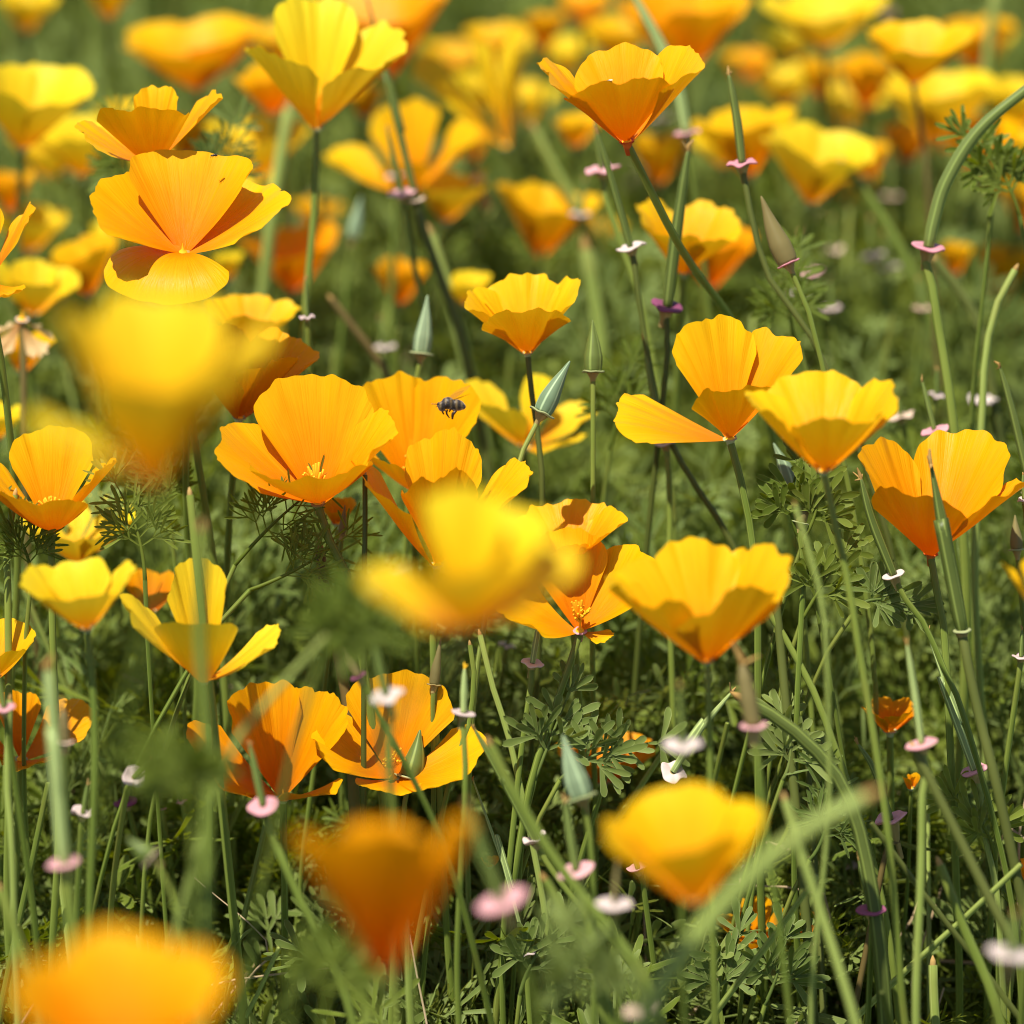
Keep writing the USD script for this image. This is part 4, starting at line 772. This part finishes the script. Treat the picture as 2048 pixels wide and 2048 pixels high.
def bug(x, y, k, l, label, mat):
    O = at(x, y, k); mm = .001 * l; t = thing('small_insect', O, label, 'insect', 'tiny insects on petals')
    b = (blob((0, 0, 0), (.34, .24, .24)) + blob((.55, .05, .05), (.55, .26, .24), (0, 15, 0)) + blob((-.38, -.05, -.02), (.2, .2, .2))).refine_to_length(.1).to_mesh()
    part(t, 'body', (O + b.vert_properties[:, :3] * mm, b.tri_verts, None), 'insect_dark')
    for s in (-1, 1):
        v = np.array([(0, s * .1, .2), (.5, s * .34, .34), (1.1, s * .42, .36), (1.15, s * .2, .3), (.6, s * .08, .26)]); part(t, 'wing', (O + v * mm, np.array([(0, 1, 4), (1, 2, 3), (1, 3, 4)]), None), mat)
        for q in (-.3, 0, .3): part(t, 'leg', tube(O + curve([(q, s * .1, -.1), (q * 1.5, s * .4, 0), (q * 1.8, s * .55, -.4)], 6) * mm, .045 * mm, 5), 'insect_dark')
bug(1213, 164, 1.0, 2.2, 'tiny pale winged fly sitting inside the large golden poppy at the top', 'insect_pale')
bug(426, 311, 1.0, 1.7, 'tiny dark insect on the shaded petal of the widest golden poppy', 'wing')

def lavender():
    P = [at(846, 160, 1.75), at(846, 260, 1.75)]; t = thing('lavender_flower', P[0], 'blurred purple flower spike far back in the upper middle', 'flower')
    rng = np.random.default_rng(5); g = []
    for i in range(60):
        s = rng.uniform(0, 1); c = P[0] + (P[1] - P[0]) * s * .85 + rng.normal(0, .006, 3); sp = trimesh.creation.icosphere(1, 1.0)
        g.append((c + sp.vertices * rng.uniform(.003, .006), sp.faces, None))
    part(t, 'florets', merge(g), 'lavender'); part(t, 'stem', tube(curve(to_ground(P, rng), 16), .0015, 6), 'stem_green')
lavender()

# ---------------------------------------------------------------- foliage in masses
def scatter(path, protos, pos, quat, scale, ids, label, cat):
    pi = UsdGeom.PointInstancer.Define(stage, path); rel = []
    for i, (geo, mat) in enumerate(protos):
        v, f, uv = geo; m = usdkit.mesh(stage, f'{path}/sprig' + (f'_{i:03d}' if i else ''), (v, f), M[mat], smooth=True, uv=uv); rel.append(m.GetPath())
    pi.CreatePrototypesRel().SetTargets(rel)
    pi.CreatePositionsAttr(Vt.Vec3fArray.FromNumpy(pos.astype(np.float32)))
    q = quat; pi.CreateOrientationsAttr(Vt.QuathArray([Gf.Quath(float(w), float(x), float(y), float(z)) for x, y, z, w in q]))
    pi.CreateScalesAttr(Vt.Vec3fArray.FromNumpy(np.repeat(scale[:, None], 3, 1).astype(np.float32)))
    pi.CreateProtoIndicesAttr(Vt.IntArray.FromNumpy(ids.astype(np.int32)))
    tag(pi.GetPrim(), label, cat, None, 'stuff')
def foliage():
    rng = np.random.default_rng(77); protos = []
    for i in range(7):
        protos.append((leaf_geo(100 + i, rng.uniform(.075, .115), int(rng.integers(3, 6)), rng.uniform(.010, .018), rng.uniform(.0016, .0036), rng.uniform(.3, 1.0), rng.uniform(.2, .9), rng.uniform(.85, 1.25)), 'leaf_green' if i % 3 else 'leaf_blue'))
    n = 18000
    y = 1.42 + 3.0 * rng.random(n) ** 1.2; x = rng.uniform(-1, 1, n) * (.42 + .20 * y)
    z = rng.random(n) ** 1.5 * np.where(y < 1.60, .09, .15)
    dens = meshkit.noise(np.stack([x * 9, y * 9, 0 * x], 1), 3); keep = rng.random(n) < np.clip(1.9 * dens - .30, .12, 1)
    x, y, z = x[keep], y[keep], z[keep]; n = len(x)
    pitch = rng.uniform(15, 82, n); yaw = rng.uniform(0, 360, n); roll = rng.normal(0, 25, n)
    R = Rot.from_euler('z', yaw, degrees=True) * Rot.from_euler('x', pitch, degrees=True) * Rot.from_euler('y', roll, degrees=True)
    scatter('/World/ground_foliage', protos, np.stack([x, y, z + GZ], 1), R.as_quat(), rng.uniform(.7, 1.3, n), rng.integers(0, 7, n), 'dense feathery grey green poppy leaves covering the ground', 'foliage')
    # upright stalks in the mass behind
    protos = []
    for i in range(5):
        P = curve([(0, 0, 0), (rng.normal(0, .02), rng.normal(0, .02), .12), (rng.normal(0, .05), rng.normal(0, .03), .27)], 9)
        protos.append((tube(P, np.linspace(.0021, .0012, 9), 6), ['stem_green', 'stem_light', 'stem_dark', 'stem_green', 'stem_light'][i]))
    n = 2100
    y = np.r_[1.86 + 2.2 * rng.random(n - 170), 1.22 + .64 * rng.random(170)]; x = rng.uniform(-1, 1, n) * (.3 + .2 * y)
    R = Rot.from_euler('z', rng.uniform(0, 360, n), degrees=True) * Rot.from_euler('x', rng.normal(0, 9, n), degrees=True)
    scatter('/World/meadow_stems', protos, np.stack([x, y, 0 * x + GZ], 1), R.as_quat(), np.r_[rng.uniform(.5, 1.15, n - 170), rng.uniform(.4, 1.0, 170)], rng.integers(0, 5, n), 'crowded green flower stems and grass behind the nearer poppies', 'stems')
    # leaves carried up the stems behind
    protos = [(leaf_geo(200 + i, .06, 4, .011, .002, .6, .6, 1.1), 'leaf_green' if i else 'leaf_blue') for i in range(3)]
    n = 1800; y = 1.75 + 2.3 * rng.random(n); x = rng.uniform(-1, 1, n) * (.3 + .2 * y); z = GZ + .07 + .13 * rng.random(n) ** 1.5
    R = Rot.from_euler('z', rng.uniform(0, 360, n), degrees=True) * Rot.from_euler('x', rng.uniform(25, 85, n), degrees=True)
    scatter('/World/stem_foliage', protos, np.stack([x, y, z], 1), R.as_quat(), rng.uniform(.6, 1.1, n), rng.integers(0, 3, n), 'feathery leaves carried on the stems behind the nearer poppies', 'foliage')
    n = 3200; y = 1.50 + .75 * rng.random(n); x = rng.uniform(-1, 1, n) * (.22 + .12 * y); z = GZ + .05 + rng.random(n) ** 1.4 * np.interp(y, [1.5, 1.6, 1.7, 2.2], [.05, .08, .17, .17])
    R = Rot.from_euler('z', rng.uniform(0, 360, n), degrees=True) * Rot.from_euler('x', rng.uniform(10, 80, n), degrees=True) * Rot.from_euler('y', rng.normal(0, 30, n), degrees=True)
    protos = [(leaf_geo(300 + i, [.07, .09, .06, .08][i], 4, [.012, .015, .010, .013][i], [.0018, .0030, .0014, .0024][i], .7, .5, 1.2), ['leaf_green', 'leaf_blue', 'leaf_green', 'leaf_green'][i]) for i in range(4)]
    scatter('/World/middle_foliage', protos, np.stack([x, y, z], 1), R.as_quat(), rng.uniform(.6, 1.15, n), rng.integers(0, 4, n), 'feathery leaves filling the space between the nearer poppy stems', 'foliage')
    # dry straw and root fibres caught in the leaves
    protos = []
    for i in range(4):
        P = curve([(0, 0, 0), (.012, rng.normal(0, .006), .02), (rng.normal(.02, .01), rng.normal(0, .01), .045), (.04, rng.normal(0, .02), .055)], 10)
        protos.append((tube(P, np.linspace(.0007, .0003, 10), 4), 'dry_fibre'))
    n = 420; y = 1.5 + 1.2 * rng.random(n); x = rng.uniform(-1, 1, n) * (.2 + .15 * y)
    R = Rot.from_euler('zyx', np.stack([rng.uniform(0, 360, n), rng.uniform(-40, 60, n), rng.uniform(-50, 50, n)], 1), degrees=True)
    scatter('/World/dry_fibres', protos, np.stack([x, y, GZ + .05 + .09 * rng.random(n)], 1), R.as_quat(), rng.uniform(.7, 1.6, n), rng.integers(0, 4, n), 'thin dry straw and root fibres caught among the leaves', 'straw')
foliage()
